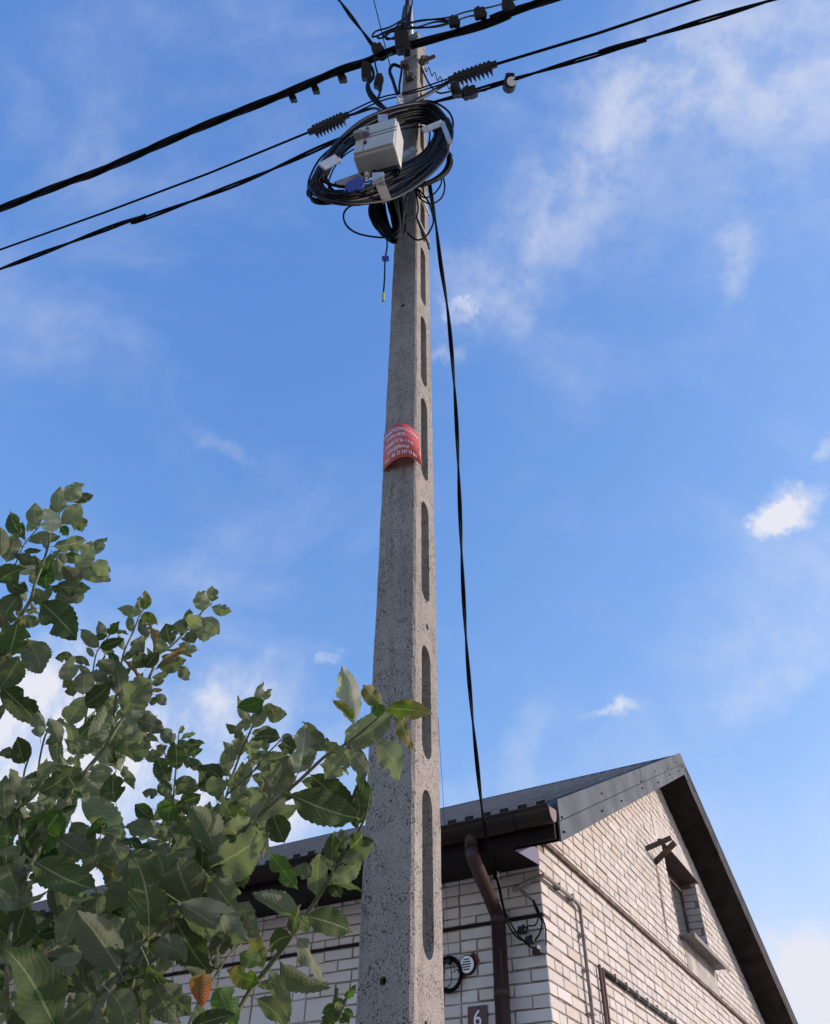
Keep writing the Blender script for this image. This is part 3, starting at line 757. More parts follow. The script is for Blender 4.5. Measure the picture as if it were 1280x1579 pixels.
for (a, b) in sl:
    f0, f1 = .29, .66; N = 8; poly = []
    wr = WR0-TR*(a+b)/2; rad = (f1-f0)*wr/2
    for i in range(N+1):
        th = math.pi*i/N; poly.append(((f0+f1)/2+(f1-f0)/2*math.cos(th), b-rad*1.3+rad*1.3*math.sin(th)))
    for i in range(N+1):
        th = math.pi+math.pi*i/N; poly.append(((f0+f1)/2+(f1-f0)/2*math.cos(th), a+rad*1.3+rad*1.3*math.sin(th)))
    n = len(poly); vv = [pc(h, -.15, f) for f, h in poly]+[pc(h, 1.15, .5+(f-.5)*.9) for f, h in poly]
    cut.add(vv, [tuple(range(n)), tuple(range(2*n-1, n-1, -1))]+[(i, n+i, n+(i+1) % n, (i+1) % n) for i in range(n)])
def drill(p, n_, r):
    cut.tube([np.array(p)+n_*.03, np.array(p)-n_*.09], r, 14)
drill(on_plane(591, 1513, pc(0, 0, 0), nL), nL, .0105)
hq = h_on_face(621, 471, 'L'); drill(on_plane(621, 471, pc(hq, 0, 0), nL), nL, .013)
hq = h_on_face(659, 967, 'R'); drill(on_plane(659, 967, pc(hq, 0, 0), nR), nR, .011)
hq = h_on_face(659, 1577, 'R'); drill(on_plane(657, 1581, pc(hq, 0, 0), nR), nR, .010)
cutter = cut.build('cutter', 'concrete', pole)
import bmesh
for ob in (shaft, cutter):
    bm = bmesh.new(); bm.from_mesh(ob.data); bmesh.ops.recalc_face_normals(bm, faces=bm.faces); bm.to_mesh(ob.data); bm.free()
md = shaft.modifiers.new('b', 'BOOLEAN'); md.operation = 'DIFFERENCE'; md.object = cutter; md.solver = 'EXACT'
bpy.context.view_layer.update()
nm = bpy.data.meshes.new_from_object(shaft.evaluated_get(bpy.context.evaluated_depsgraph_get())); shaft.modifiers.clear(); shaft.data = nm
bpy.data.objects.remove(cutter)
# axis-plane helper for everything high on the pole
def Q(px, py, off=0.0):
    d = ray(px, py); y0 = CEN0[1]+off; z0 = C0[2]
    t = (y0-AX[1]*-(CAMZ-z0)*-1)/(d[1]-AX[1]*d[2]) if False else None
    # y = y0 + AXy*(z - z0) ; z = CAMZ + t*dz ; y = t*dy
    t = (y0+AX[1]*(CAMZ-z0))/(d[1]-AX[1]*d[2])
    return CAM+d*t
def HZ(px, py, z): d = ray(px, py); return CAM+d*((z-CAMZ)/d[2])
def pxm(q): return ((q-CAM)@FW)/F      # metres per pixel at a point
top = pc(HTOP, .5, .5)
m = MB(); qa = Q(632, 75, -.0); qb = Q(631, -60, 0); m.tube([qa, qb], .032, 14); m.build('extension_pipe', 'galvanised', pole, smooth=True)
# steel bands
for (py, wdt) in ((296, .03), (338, .02), (60, .02)):
    h = h_on_face(636, py, 'L'); m = MB(); e = .012
    p0 = [pc(h, -e*2, -e*2), pc(h, 1+e*2, -e*2), pc(h, 1+e*2, 1+e*2), pc(h, -e*2, 1+e*2)]
    p1 = [p+np.array([0, 0, wdt]) for p in p0]
    m.add(p0+p1, [(0, 1, 5, 4), (1, 2, 6, 5), (2, 3, 7, 6), (3, 0, 4, 7)]); o = m.build('steel_band', 'galvanised', pole)
    o.modifiers.new('s', 'SOLIDIFY').thickness = .003
def blk(par, name, px, py, w, h, d, mtl='plastic_black', off=0, ang=0, q=None, ch=.3, bevel=0):
    """chamfered block facing the viewer, size in metres"""
    c = Q(px, py, off) if q is None else q
    x = np.array([math.cos(R(ang)), 0, math.sin(R(ang))]); y = np.array([0, 1.0, 0]); z = np.cross(x, y)
    m = MB(); m.cbox(c, x*w/2, z*h/2, y*d/2, ch); return m.build(name, mtl, par, bevel=bevel)
for (px, py) in ((624, 100), (631, 118), (655, 92)):
    o = blk(pole, 'bolt_plate', px, py, .07, .10, .04, 'steel_rust', -.10)
m = MB(); m.tube([Q(648, 96, -.12), Q(669, 87, -.25)], .016, 8); m.build('through_bolt', 'steel_rust', pole)
m = MB(); m.tube([Q(650, 96, -.12), Q(656, 92, -.15)], .034, 6); m.build('bolt_nut', 'steel_rust', pole)
m = MB(); m.tube([Q(628, 120, -.10), Q(626, 108, -.22)], .012, 6); m.build('through_bolt', 'steel_rust', pole)
for k in range(3):
    m = MB(); m.tube(crom([Q(622, 146+k*7, -.1), Q(614, 148+k*7, -.16), Q(614, 152+k*7, -.16), Q(622, 151+k*7, -.1)], 4), .008, 6); m.build('hook_coil', 'galvanised', pole)
# cabinet-like grey bracket behind the hanging coil
m = MB(); hA_ = h_on_face(630, 336, 'L'); hB_ = h_on_face(630, 290, 'L')
m.add([pc(hA_, .35, -.12), pc(hA_, .95, -.3), pc(hB_, .95, -.3), pc(hB_, .35, -.12)], [(0, 1, 2, 3)]); o = m.build('bracket_plate', 'galvanised', pole); o.modifiers.new('s', 'SOLIDIFY').thickness = .004

# ---- red notice on the pole
hb = h_on_face(600, 722, 'L'); ht = h_on_face(600, 668, 'L')
sign_c = pc((hb+ht)/2, .5, -.1)
sign = thing('cable_notice', sign_c, 'curved red plastic notice with white Polish lettering strapped round the concrete pole', 'sign')
NTOP = [on_plane(592, 671, pc(ht, 1, 0)+nL*.004, nL), on_plane(617, 652, pc(ht, 0, 0)+nL*.055, nL), on_plane(646, 671, pc(ht, 0, 0)+nL*.005, nL)]
NBOT = [on_plane(590, 727, pc(hb, 1, 0)+nL*.004, nL), on_plane(622, 704, pc(hb, 0, 0)+nL*.055, nL), on_plane(651, 719, pc(hb, 0, 0)+nL*.005, nL)]
def notice(u, z, d=0.0):     # u 0..1 left to right, z 0..1 bottom to top
    la, lb_, lc = (1-u)*(1-2*u), 4*u*(1-u), u*(2*u-1)          # quadratic through three measured stations
    t_ = NTOP[0]*la+NTOP[1]*lb_+NTOP[2]*lc; b_ = NBOT[0]*la+NBOT[1]*lb_+NBOT[2]*lc
    return b_+(t_-b_)*z+nL*d
m = MB(); NU = 22; vs = [notice(i/NU, z) for z in (0, 1) for i in range(NU+1)]
# tail wrapped on the right face
tail = [pc(hb, -.05, .10)+nR*.004, pc(hb+.02, -.02, .16)+nR*.006]
m.add(vs, [(i, i+1, NU+2+i, NU+1+i) for i in range(NU)]); o = m.build('plate', 'sign_red', sign, smooth=True); o.modifiers.new('s', 'SOLIDIFY').thickness = .0015
SW, SH = .275, (ht-hb)
m = MB(); m.tube(crom([notice(.96, .45, .003), pc(hb+.08, -.03, .06), pc(hb+.03, -.03, .28)], 5), .003, 5); m.build('cable_tie', 'plastic_black', sign)
LINES = [('ŚWIATŁOWODOWY', .81, .0300, .50), ('TYPU ADSS', .655, .0285, .36), ('FIBEE IV Sp. z o.o.', .475, .0275, .45), ('info@fibee.pl', .30, .0285, .40), ('tel. 48 22 247 77 01', .13, .0275, .47)]
for (txt, zc, size, uc) in LINES:
    vs, fs = text_mesh(txt, size, 0, .0003); m = MB()
    m.add([notice(min(.985, max(.015, uc+x/SW)), zc+y/SH*1.1, .0022) for x, y, z in vs], fs); m.build('lettering', 'white_paint', sign)

# ------------------------------------------------------------------ overhead lines
def span(A, B, sag=.05, n=24, ext=0):
    A, B = np.array(A), np.array(B); pts = []
    for i in range(n+1):
        u = i/n; pts.append(A+(B-A)*u-np.array([0, 0, sag*4*u*(1-u)]))
    if ext:
        d = (A-B); d[2] = 0; d /= np.linalg.norm(d); pts = [A+d*ext+np.array([0, 0, .0])]+[A+d*ext*k/4 for k in (3, 2, 1)]+pts
    return pts
def bundle(name, path, nstr, rs, rb_, per, label, cat='cable', ext=0, mtl='cable'):
    path = resample(path, .05); o0 = path[-1]
    th = thing(name, o0, label, cat, 'overhead cables strung to the pole')
    for k in range(nstr):
        P = helix(path, rb_, per, 2*math.pi*k/nstr) if rb_ > 0 else path
        m = MB(); m.tube(P, rs, 6); m.build('strand', mtl, th, smooth=True)
    return th
zM = Q(618, 74, -.15)[2]
pM = Q(618, 74, -.15)
mid = HZ(560, 97, zM); far = HZ(0, 322, zM)
d_ = (far-mid)/np.linalg.norm(far-mid)
Lp = [far+d_*14, far+d_*7, far, HZ(150, 265, zM-.02), HZ(300, 200, zM-.03), HZ(440, 144, zM-.02), HZ(520, 110, zM), mid, HZ(590, 84, zM), pM]
bundle('overhead_cable', crom(Lp, 6), 4, .016, .0185, .55, 'thick twisted black power cable rising from left edge to pole top')
farR = HZ(850, -2, zM); d_ = (farR-pM)/np.linalg.norm(farR-pM)
bundle('overhead_cable', crom([farR+d_*14, farR+d_*6, farR, HZ(790, 22, zM), HZ(740, 40, zM), HZ(680, 57, zM), pM], 6), 4, .0165, .019, .5, 'thick twisted black power cable leaving pole top to upper right')
# second line (thin, through finned anchor clamps)
z2 = Q(615, 145, -.12)[2]; p2 = Q(618, 146, -.12)
a2 = HZ(0, 385, z2); b2 = HZ(483, 201, z2); c2 = HZ(530, 180, z2); d_ = (a2-b2)/np.linalg.norm(a2-b2)
bundle('overhead_cable', [a2+d_*14, a2, HZ(160, 328, z2-.02), HZ(320, 268, z2-.02), b2], 1, .009, 0, 0, 'thin black cable from left edge ending at finned clamp')
bundle('tail_cable', crom([c2, HZ(560, 165, z2), HZ(590, 152, z2), p2], 4), 2, .006, .012, .3, 'pair of thin wires between left finned clamp and pole')
wire('jumper_cable', [c2, HZ(548, 175, z2-.03), HZ(575, 167, z2-.06), Q(588, 172, -.2), Q(595, 186, -.25)], .011, 'dark cable curving from left finned clamp down behind the grey box', mtl='cable_grey')
a3 = HZ(1075, 0, z2); b3 = HZ(758, 101, z2); c3 = HZ(700, 121, z2); d_ = (a3-b3)/np.linalg.norm(a3-b3)
bundle('overhead_cable', [a3+d_*14, a3, HZ(920, 52, z2-.01), b3], 1, .011, 0, 0, 'thin black cable from finned clamp to upper right edge')
bundle('tail_cable', crom([c3, HZ(670, 131, z2), HZ(645, 139, z2), Q(620, 145, -.12)], 4), 2, .006, .012, .3, 'pair of thin wires between right finned clamp and pole')
wire('jumper_cable', [c3, HZ(684, 131, z2), Q(660, 145, -.2), Q(640, 156, -.2), Q(620, 168, -.2)], .014, 'thick dark cable curving from right finned clamp across the pole', mtl='cable_grey')
def finned(A, B, label):
    A, B = np.array(A), np.array(B); L = np.linalg.norm(B-A); d = (B-A)/L; up_ = np.array([0, 0, 1.0]); sd = np.cross(d, up_); sd /= np.linalg.norm(sd); dn = -np.cross(sd, d)
    v_up = UP-d*(UP@d); v_up /= np.linalg.norm(v_up); sd = np.cross(d, v_up)
    th = thing('anchor_clamp', (A+B)/2, label, 'clamp', 'finned anchor clamps on the thin line')
    m = MB(); m.cbox((A+B)/2, v_up*.026, sd*.026, d*L/2, .35); m.build('clamp_body', 'plastic_black', th)
    nf = 9
    for i in range(nf):
        c = A+d*L*(i+.5)/nf; m = MB()
        p = [c+v_up*-.020+d*.017, c+v_up*-.020-d*.017, c+v_up*-.078+d*.012]
        m.add([q+sd*.022 for q in p]+[q-sd*.022 for q in p], [(0, 1, 2), (5, 4, 3), (0, 3, 4, 1), (1, 4, 5, 2), (2, 5, 3, 0)]); m.build('fin', 'plastic_black', th)
        m = MB(); m.obox(c+v_up*.028, d*.010, sd*.02, v_up*.006); m.build('rib', 'plastic_black', th)
    for e, s_ in ((A, -1), (B, 1)):
        m = MB(); m.cbox(e+d*s_*.02, v_up*.022, sd*.022, d*.022, .4); m.build('clamp_nose', 'plastic_black', th)
finned(b2, c2, 'black finned anchor clamp on the thin cable left of the pole')
finned(c3, b3, 'black finned anchor clamp on the thin cable right of the pole')
# third line
z3 = Q(560, 205, -.05)[2]
a4 = HZ(0, 415, z3); b4 = HZ(560, 200, z3); d_ = (a4-b4)/np.linalg.norm(a4-b4)
bundle('overhead_cable', crom([a4+d_*14, a4, HZ(200, 345, z3-.02), HZ(380, 278, z3-.02), HZ(500, 225, z3-.01), b4, Q(600, 188, .0), Q(640, 168, .0)], 4), 2, .0095, .0095, .7, 'lower twisted black cable from left edge to the coil on the pole')
z5 = Q(662, 160, -.0)[2]; a5 = HZ(1190, 0, z5); b5 = Q(658, 160, 0); d_ = (a5-b5)/np.linalg.norm(a5-b5)
bundle('overhead_cable', crom([a5+d_*14, a5, HZ(1000, 60, z5), HZ(860, 102, z5), HZ(786, 124, z5), HZ(730, 141, z5), HZ(690, 152, z5), b5], 4), 2, .0105, .0105, .62, 'lower twisted black cable from pole to upper right edge')
# top left double wire + thin wire
zt = zM+.0
w1 = HZ(578, 74, zM); w0 = HZ(518, -6, zM+.6)
dd_ = w0-w1
bundle('overhead_cable', [w0+dd_*3, w0, w1], 2, .009, .009, 1.2, 'pair of black wires descending from top edge to the thick cable')
w1 = Q(601, 100, -.1); w0 = HZ(575, -6, w1[2]+1.2)
wire('thin_wire', [w0+(w0-w1)*2, w0, w1], .0045, 'single thin wire from top edge down past the thick cable')
# connectors on the thick cable
def connector(q, w, h, d, ang, label, grp='black piercing connectors on the thick cable'):
    w *= .72; h *= .72; d *= .8
    th = thing('cable_connector', q, label, 'connector', grp)
    x = RT*math.cos(R(ang))+UP*math.sin(R(ang)); y = -RT*math.sin(R(ang))+UP*math.cos(R(ang))
    m = MB(); m.cbox(q, x*w/2, y*h/2, FW*d/2, .25); m.build('connector_body', 'plastic_black', th)
    m = MB(); m.tube([q+y*h*.45, q+y*(h*.5+.025)], .014, 6); m.build('bolt_head', 'plastic_black', th)
    m = MB(); m.cbox(q+x*w*.28-y*h*.35, x*w*.28, y*h*.22, FW*d*.6, .3); m.build('connector_jaw', 'plastic_black', th)
    m = MB(); m.cbox(q-x*w*.28+y*h*.1, x*w*.2, y*h*.5, FW*d*.55, .3); m.build('connector_jaw', 'plastic_black', th)
cons = [(451, 150, .07, .09, 20, 'furthest left under the thick cable'), (486, 137, .07, .09, 20, 'second from left under the thick cable'), (527, 119, .08, .10, 20, 'third from left under the thick cable'),
        (582, 76, .11, .09, 25, 'on top of thick cable where the paired wires land'), (700, 34, .10, .08, 15, 'on thick cable just right of the pipe'), (740, 21, .11, .09, 15, 'on thick cable second right of the pipe'), (783, 9, .11, .10, 15, 'on thick cable at the top edge right of pole')]
for px, py, w, h, ang, lab in cons: connector(HZ(px, py, zM), w*1.15, h*1.1, .07, ang, 'black block connector '+lab)
connector(Q(565, 112, -.1), .11, .16, .08, 0, 'large black connector hanging below the thick cable')
connector(Q(584, 127, -.1), .09, .13, .07, -15, 'smaller black connector hanging on wires beside the pole')
connector(Q(620, 66, -.22), .16, .22, .12, 8, 'big black suspension clamp holding the thick cable on the pole')
connector(HZ(703, 139, z5), .10, .13, .07, 15, 'black block with bolt on lower cable right of the pole', 'boxes clipped on the lower cable right of the pole')
connector(HZ(724, 143, z5), .15, .10, .08, 22, 'black rectangular box on lower cable right of the pole', 'boxes clipped on the lower cable right of the pole')
q = HZ(786, 129, z5); th = thing('round_sensor', q, 'small round white-faced sensor hanging under the lower cable', 'sensor')
m = MB(); m.tube([q+FW*.05, q-FW*.03], .052, 18); m.build('sensor_body', 'plastic_black', th, smooth=False)
m = MB(); m.tube([q-FW*.031+RT*.012, q-FW*.036+RT*.012], .038, 18); m.build('sensor_face', 'white_paint', th)
m = MB(); m.cbox(q+UP*.05, RT*.035, UP*.02, FW*.03, .3); m.build('clip', 'plastic_black', th)
# wires between
def pw(name, pts, r, label, off=-.12, mtl='cable', grp=None, z=None):
    P = [Q(p[0], p[1], p[2] if len(p) > 2 else off) for p in pts]; return wire(name, P, r, label, mtl=mtl, group=grp)
LW = 'loose black wires round the pole head'
pw('jumper_cable', [(562, 95), (572, 102), (576, 118), (566, 132), (572, 150), (590, 166), (612, 172), (640, 162)], .013, 'thick jumper cable looping down from large hanging connector to the coil', grp=LW)
pw('jumper_cable', [(568, 120), (570, 138), (582, 154), (596, 168), (614, 171)], .012, 'jumper cable running beside the looping one down to the coil', grp=LW)
pw('jumper_cable', [(577, 90), (580, 105), (584, 118)], .008, 'short wire feeding the smaller hanging connector', grp=LW)
pw('jumper_cable', [(586, 132), (586, 142), (583, 154), (588, 162)], .009, 'short wire below the smaller hanging connector', grp=LW)
pw('jumper_cable', [(578, 88), (590, 92), (600, 84), (616, 76)], .011, 'short wire under the thick cable beside the pole', grp=LW)
pw('jumper_cable', [(618, 103), (606, 100), (601, 110), (606, 124), (611, 140), (614, 146)], .014, 'black cable bent in a hook left of the pole head', grp=LW)
pw('jumper_cable', [(620, 104), (618, 118), (616, 132), (616, 146)], .010, 'black cable running down the left edge of the pole head', grp=LW)
pw('jumper_cable', [(650, 104), (656, 118), (664, 132), (676, 143), (690, 142), (701, 138)], .007, 'thin wire drooping from pole head to the lower cable block', grp=LW)
curl = []
for i in range(40):
    u = i/39; curl.append((655+u*44, 104+u*34+4.5*math.sin(u*2*math.pi*5), -.15+.03*math.cos(u*2*math.pi*5)))
pw('coiled_wire', curl, .004, 'thin springy curled wire hanging right of the pole head')
curl = [(712+u*16, 148+3.5*math.sin(u*2*math.pi*3)) for u in np.linspace(0, 1, 16)]
wire('coiled_wire', [HZ(a, b, z5) for a, b in curl], .004, 'short curly wire between two boxes on the lower cable')
wire('thin_wire', [HZ(a, b, z5) for a, b in ((735, 146), (740, 139), (748, 140), (755, 135), (765, 130), (780, 131))], .005, 'wavy thin wire from black box to round sensor')
# loops at the very top
for i, (pts, lab) in enumerate([([(627, -10), (626, 25), (618, 32), (600, 42), (580, 48), (574, 56), (582, 55), (620, 40), (650, 32), (690, 27), (720, 18), (760, 10), (800, -2)], 'outermost'),
     ([(622, 30), (606, 46), (590, 58), (582, 57), (596, 48), (640, 33), (672, 30), (700, 32)], 'second'),
     ([(630, 20), (622, 46), (602, 60), (594, 58), (600, 50), (640, 43), (670, 34), (692, 34)], 'third'),
     ([(633, 10), (626, 50), (606, 60), (590, 52), (610, 45), (660, 42), (690, 36)], 'innermost'),
     ([(636, 0), (632, 36), (640, 42), (680, 40), (720, 26), (735, 24)], 'lowest')]):
    pw('looped_wire', pts, .008, lab+' black wire looping off the galvanised pipe over the thick cable', off=-.2, grp='looped wires at the pipe')
th = thing('cable_run', Q(626, 40, -.08), 'dark cables taped along the left side of the galvanised pipe', 'cable')
for k, dx in enumerate((0, 3, 6)):
    m = MB(); m.tube(crom([Q(622+dx, 75, -.1), Q(621+dx, 50, -.08-.02*k), Q(624+dx*.7, 30, -.08), Q(626+dx*.5, 10, -.08), Q(627+dx*.5, -30, -.08)], 4), .010, 6); m.build('strand', 'cable', th)
m = MB(); m.tube([Q(622, 40, -.09), Q(626, 12, -.09)], .03, 8); m.build('tape_wrap', 'plastic_black', th)

# ------------------------------------------------------------------ coil, frame and splice box
RING = [(500, 300), (488, 285), (494, 268), (512, 243), (535, 218), (570, 196), (610, 180), (650, 172), (676, 186), (684, 208), (668, 240), (638, 264), (604, 284), (570, 298), (532, 306)]
RING_OFF = [-.5, -.5, -.5, -.46, -.4, -.34, -.25, -.18, -.16, -.18, -.24, -.32, -.4, -.46, -.5]
c0 = Q(590, 245, -.3)
ck = thing('cable_coil', c0, 'big tangled ring of slack black cable behind the grey box on the pole', 'cable')
rc = random.Random(11)
for k in range(120):
    oa = rc.gauss(0, 1); ob_ = rc.gauss(0, 1); ph = rc.uniform(0, 6.28); pts = []
    w0 = rc.uniform(.5, 1.0)
    for i, ((px, py), of) in enumerate(zip(RING, RING_OFF)):
        nx_, ny_ = px-588, py-240; L = math.hypot(nx_, ny_); 
        thick = (7, 7, 8, 9, 9, 12, 15, 15, 10, 12, 16, 18, 17, 13, 9)[i]
        dd0 = max(-2, min(2, oa+.55*math.sin(ph+i*.8)))*thick*.62
        pts.append(Q(px+nx_/L*dd0, py+ny_/L*dd0, of+.045*max(-1.6, min(1.6, ob_+.4*math.cos(ph*2+i*.7)))))
    m = MB(); m.tube(crom(pts, 5, True), rc.choice((.007, .009, .010)), 5, closed=True); m.build('cable_turn', rc.choice(('cable', 'cable', 'cable_grey')), ck, smooth=True)
for k in range(20):
    sx_, sy_ = rc.uniform(.86, 1.10), rc.uniform(.84, 1.14); ox, oy = rc.gauss(0, 6), rc.gauss(0, 5); ph = rc.uniform(0, 6.28); oz = rc.uniform(-.08, .06)
    pts = [Q(588+(px-588)*sx_+ox+3*math.sin(ph+i*1.7), 240+(py-240)*sy_+oy+3*math.cos(ph+i*1.3), of+oz+.03*math.sin(ph+i)) for i, ((px, py), of) in enumerate(zip(RING, RING_OFF))]
    m = MB(); m.tube(crom(pts, 5, True), rc.choice((.0045, .006, .008)), 5, closed=True); m.build('cable_turn', 'cable', ck, smooth=True)
# left end loop and right lower loop
def coil2(name, base, offs, n, spread, r, label, closed=False, seed=1, mtl='cable'):
    rr_ = random.Random(seed); th = thing(name, Q(base[0][0], base[0][1], offs), label, 'cable')
    for k in range(n):
        a, b, c_ = rr_.gauss(0, 1), rr_.gauss(0, 1), rr_.gauss(0, 1)
        pts = [Q(px+a*spread*(.5+.5*math.sin(i*1.3+c_)), py+b*spread*.8, offs+.03*c_) for i, (px, py) in enumerate(base)]
        m = MB(); m.tube(crom(pts, 6, closed), r, 5, closed=closed); m.build('cable_turn', mtl, th, smooth=True)
    return th
coil2('cable_loop', [(530, 225), (505, 250), (480, 285), (478, 300), (486, 311), (510, 312), (545, 304), (575, 292)], -.5, 5, 1.6, .008, 'few black cables bulging out at the left end of the ring', seed=2, mtl='cable_grey')
coil2('cable_loop', [(672, 176), (688, 184), (686, 200)], -.2, 5, 2.0, .010, 'black cables bent over the right top of the ring', seed=3)
coil2('cable_loop', [(676, 238), (690, 238), (692, 250), (684, 266), (664, 280), (640, 286), (616, 284)], -.18, 8, 2.2, .010, 'thick dark loop bulging right of the pole below the ring', seed=4)
coil2('hanging_coil', [(588, 296), (582, 318), (586, 342), (600, 362), (612, 364), (616, 350), (612, 325), (604, 298)], -.34, 46, 4.6, .008, 'dense bunch of black cable hanging below the ring left of the pole', closed=True, seed=5)
TL_ = 'thin stray cable loops under the big ring'
pw('stray_loop', [(556, 316), (540, 318), (530, 330), (534, 347), (552, 360), (585, 366), (604, 363), (622, 350), (628, 330)], .0055, 'widest thin cable loop sagging lowest left of the hanging bunch', off=-.3, grp=TL_)
pw('stray_loop', [(575, 306), (569, 322), (572, 338), (584, 350), (600, 355)], .0055, 'smaller thin cable loop left of the hanging bunch', off=-.32, grp=TL_)
pw('stray_loop', [(640, 290), (648, 306), (664, 314), (680, 306), (686, 288), (682, 268)], .0055, 'outer thin cable loop right of the pole', off=-.2, grp=TL_)
pw('stray_loop', [(642, 288), (652, 304), (668, 300), (680, 284), (680, 270)], .005, 'inner thin cable loop right of the pole', off=-.2, grp=TL_)
pw('stray_loop', [(636, 282), (626, 306), (620, 330), (624, 352), (640, 369), (655, 366), (666, 350), (668, 335), (660, 310), (646, 292)], .0055, 'thin cable loop crossing the pole face below the ring', off=-.24, grp=TL_)
pw('stray_loop', [(640, 290), (645, 320), (643, 334), (650, 356), (658, 372), (662, 384)], .005, 'thin cable trailing down the pole face below the ring', off=-.2, grp=TL_)
th = pw('hanging_lead', [(596, 362), (597, 380), (594, 400), (593, 430), (591, 456)], .0045, 'thin lead with a lime tip dangling left of the pole', off=-.3)
q = Q(594.5, 399, -.3); m = MB(); m.cbox(q, RT*.018, UP*.012, FW*.012, .3)
o = m.build('lead_clip', 'blue_plastic'); 
me = o.data
for v_ in me.vertices: v_.co = v_.co-Vector(tuple(th.location))
o.parent = th
q0, q1 = Q(591.5, 452, -.3), Q(591, 464, -.3); m = MB(); m.tube([q0, q1], .007, 8); o = m.build('lime_tip', 'lime')
for v_ in o.data.vertices: v_.co = v_.co-Vector(tuple(th.location))
o.parent = th
# coil frame
fr_ = thing('coil_bracket', Q(600, 245, -.2), 'galvanised cross bracket holding the cable ring on the pole', 'bracket')
def flat(pts, w, offs, name, mtl='galvanised', th_=.006):
    P = [Q(p[0], p[1], o_) for p, o_ in zip(pts, offs)]; m = MB()
    for a, b in zip(P, P[1:]):
        d = b-a; L = np.linalg.norm(d); d /= L; sd = np.cross(d, FW); sd /= np.linalg.norm(sd); n_ = np.cross(sd, d)
        m.obox((a+b)/2, d*(L/2+.004), sd*w/2, n_*th_)
    return m.build(name, mtl, fr_)
flat([(497, 257), (520, 244)], .045, (-.62, -.62), 'arm_end'); flat([(520, 244), (523, 251)], .03, (-.62, -.55), 'arm_end')
flat([(653, 201), (682, 189)], .036, (-.36, -.36), 'arm_end'); flat([(682, 189), (694, 220), (691, 230)], .030, (-.36, -.36, -.3), 'arm_end')
flat([(583, 268), (584, 284)], .06, (-.62, -.60), 'arm_end', 'galvanised'); flat([(584, 278), (596, 308)], .05, (-.62, -.5), 'arm', 'galv_dull')
flat([(590, 178), (592, 192)], .06, (-.50, -.50), 'arm_end'); flat([(520, 285), (556, 272)], .04, (-.44, -.42), 'arm', 'galv_dull')
flat([(560, 272), (640, 230)], .04, (-.36, -.2), 'arm', 'galv_dull'); flat([(592, 192), (600, 290)], .04, (-.30, -.30), 'arm', 'galv_dull')
# splice box: solve width and direction from its top edge
bz = Q(583, 195, -.52)[2]
TLp, TRp = HZ(552, 201, bz), HZ(613.5, 183.5, bz)
bx = TRp-TLp; bwid = np.linalg.norm(bx); bx /= bwid; by = np.cross(np.array([0, 0, 1.0]), bx)   # into depth
hb2 = None
d = ray(546, 246); # bottom-left of the front: same vertical plane
t = ((TLp-CAM)@by)/(d@by); bot = (CAM+d*t)[2]; bht = bz-bot
print('box', bwid, bht, 'dist', TLp)
bdep = .14; bht *= .90
sb = thing('splice_box', (TLp+TRp)/2-np.array([0, 0, bht/2]), 'light grey plastic fibre splice box mounted in the middle of the cable ring', 'box')
cb = (TLp+TRp)/2-np.array([0, 0, bht/2])+by*bdep/2; zz = np.array([0, 0, 1.0])
m = MB(); m.cbox(cb, bx*bwid/2, by*bdep/2, zz*bht/2, .10); m.build('housing', 'box_grey', sb, bevel=.012)
m = MB(); m.cbox(cb-by*(bdep/2+.006)-zz*.0, bx*bwid*.47, by*.008, zz*bht*.47, .02); m.build('lid', 'box_grey', sb, bevel=.006)
for dz in (.10, -.02):
    m = MB(); m.obox(cb-by*(bdep/2+.0145)+zz*(dz*bht)+bx*.03, bx*bwid*.40, by*.002, zz*.006); m.build('lid_groove', 'box_seam', sb)
m = MB(); m.obox(cb-by*(bdep/2+.0145)-bx*bwid*.24, bx*.002, by*.002, zz*bht*.46); m.build('lid_groove', 'box_seam', sb)
for dz in (.30, -.20):
    m = MB(); m.obox(cb-by*(bdep/2+.016)-bx*bwid*.22+zz*dz*bht, bx*.008, by*.004, zz*.022); m.build('slot', 'hole', sb)
m = MB(); m.disc(cb-by*(bdep/2+.03)-bx*bwid*.38+zz*.04*bht, by, .026, .05, 12); m.cbox(cb-by*(bdep/2+.03)-bx*bwid*.32+zz*.07*bht, bx*.045, by*.014, zz*.018, .3); m.build('latch', 'box_seam', sb)
bb = cb-zz*bht/2
for i in range(8):
    c_ = bb+bx*(bwid*(.02+.058*i))+by*(bdep*.36); m = MB(); m.tube([c_, c_-zz*.05], .017, 10); m.build('cable_gland', 'plastic_black', sb)
for i, (dx, mt) in enumerate(((-.42, 'plastic_black'), (-.30, 'white_paint'), (-.12, 'plastic_black'))):
    c_ = bb+bx*(bwid*dx)+by*(bdep*.3); m = MB(); m.tube([c_, c_-zz*.045], .018, 10); m.build('cable_gland', mt, sb)
for i in range(7):
    c_ = bb+bx*(bwid*(.02+.066*i))+by*(bdep*.36)-zz*.05
    pw_ = [c_, c_-zz*.06+bx*.01, Q(600+i*3, 284-i*3, -.34), Q(575+i*4, 296-i*3, -.36)]
    m = MB(); m.tube(crom(pw_, 5), .006, 5); m.build('pigtail', 'cable', sb)
for i, dx in enumerate((-.42, -.30, -.12)):
    c_ = bb+bx*(bwid*dx)+by*(bdep*.3)-zz*.04; m = MB(); m.tube(crom([c_, c_-zz*.08, Q(556+i*6, 286, -.5), Q(548+i*8, 292, -.5)], 5), .006, 5); m.build('pigtail', 'cable_grey' if i != 1 else 'white_paint', sb)
q = Q(547, 287, -.58); v = thing('blue_connector', q, 'small blue plastic connector in the ring below the grey box', 'connector')
x_ = RT*math.cos(R(32))+UP*math.sin(R(32)); y_ = np.cross(x_, FW)
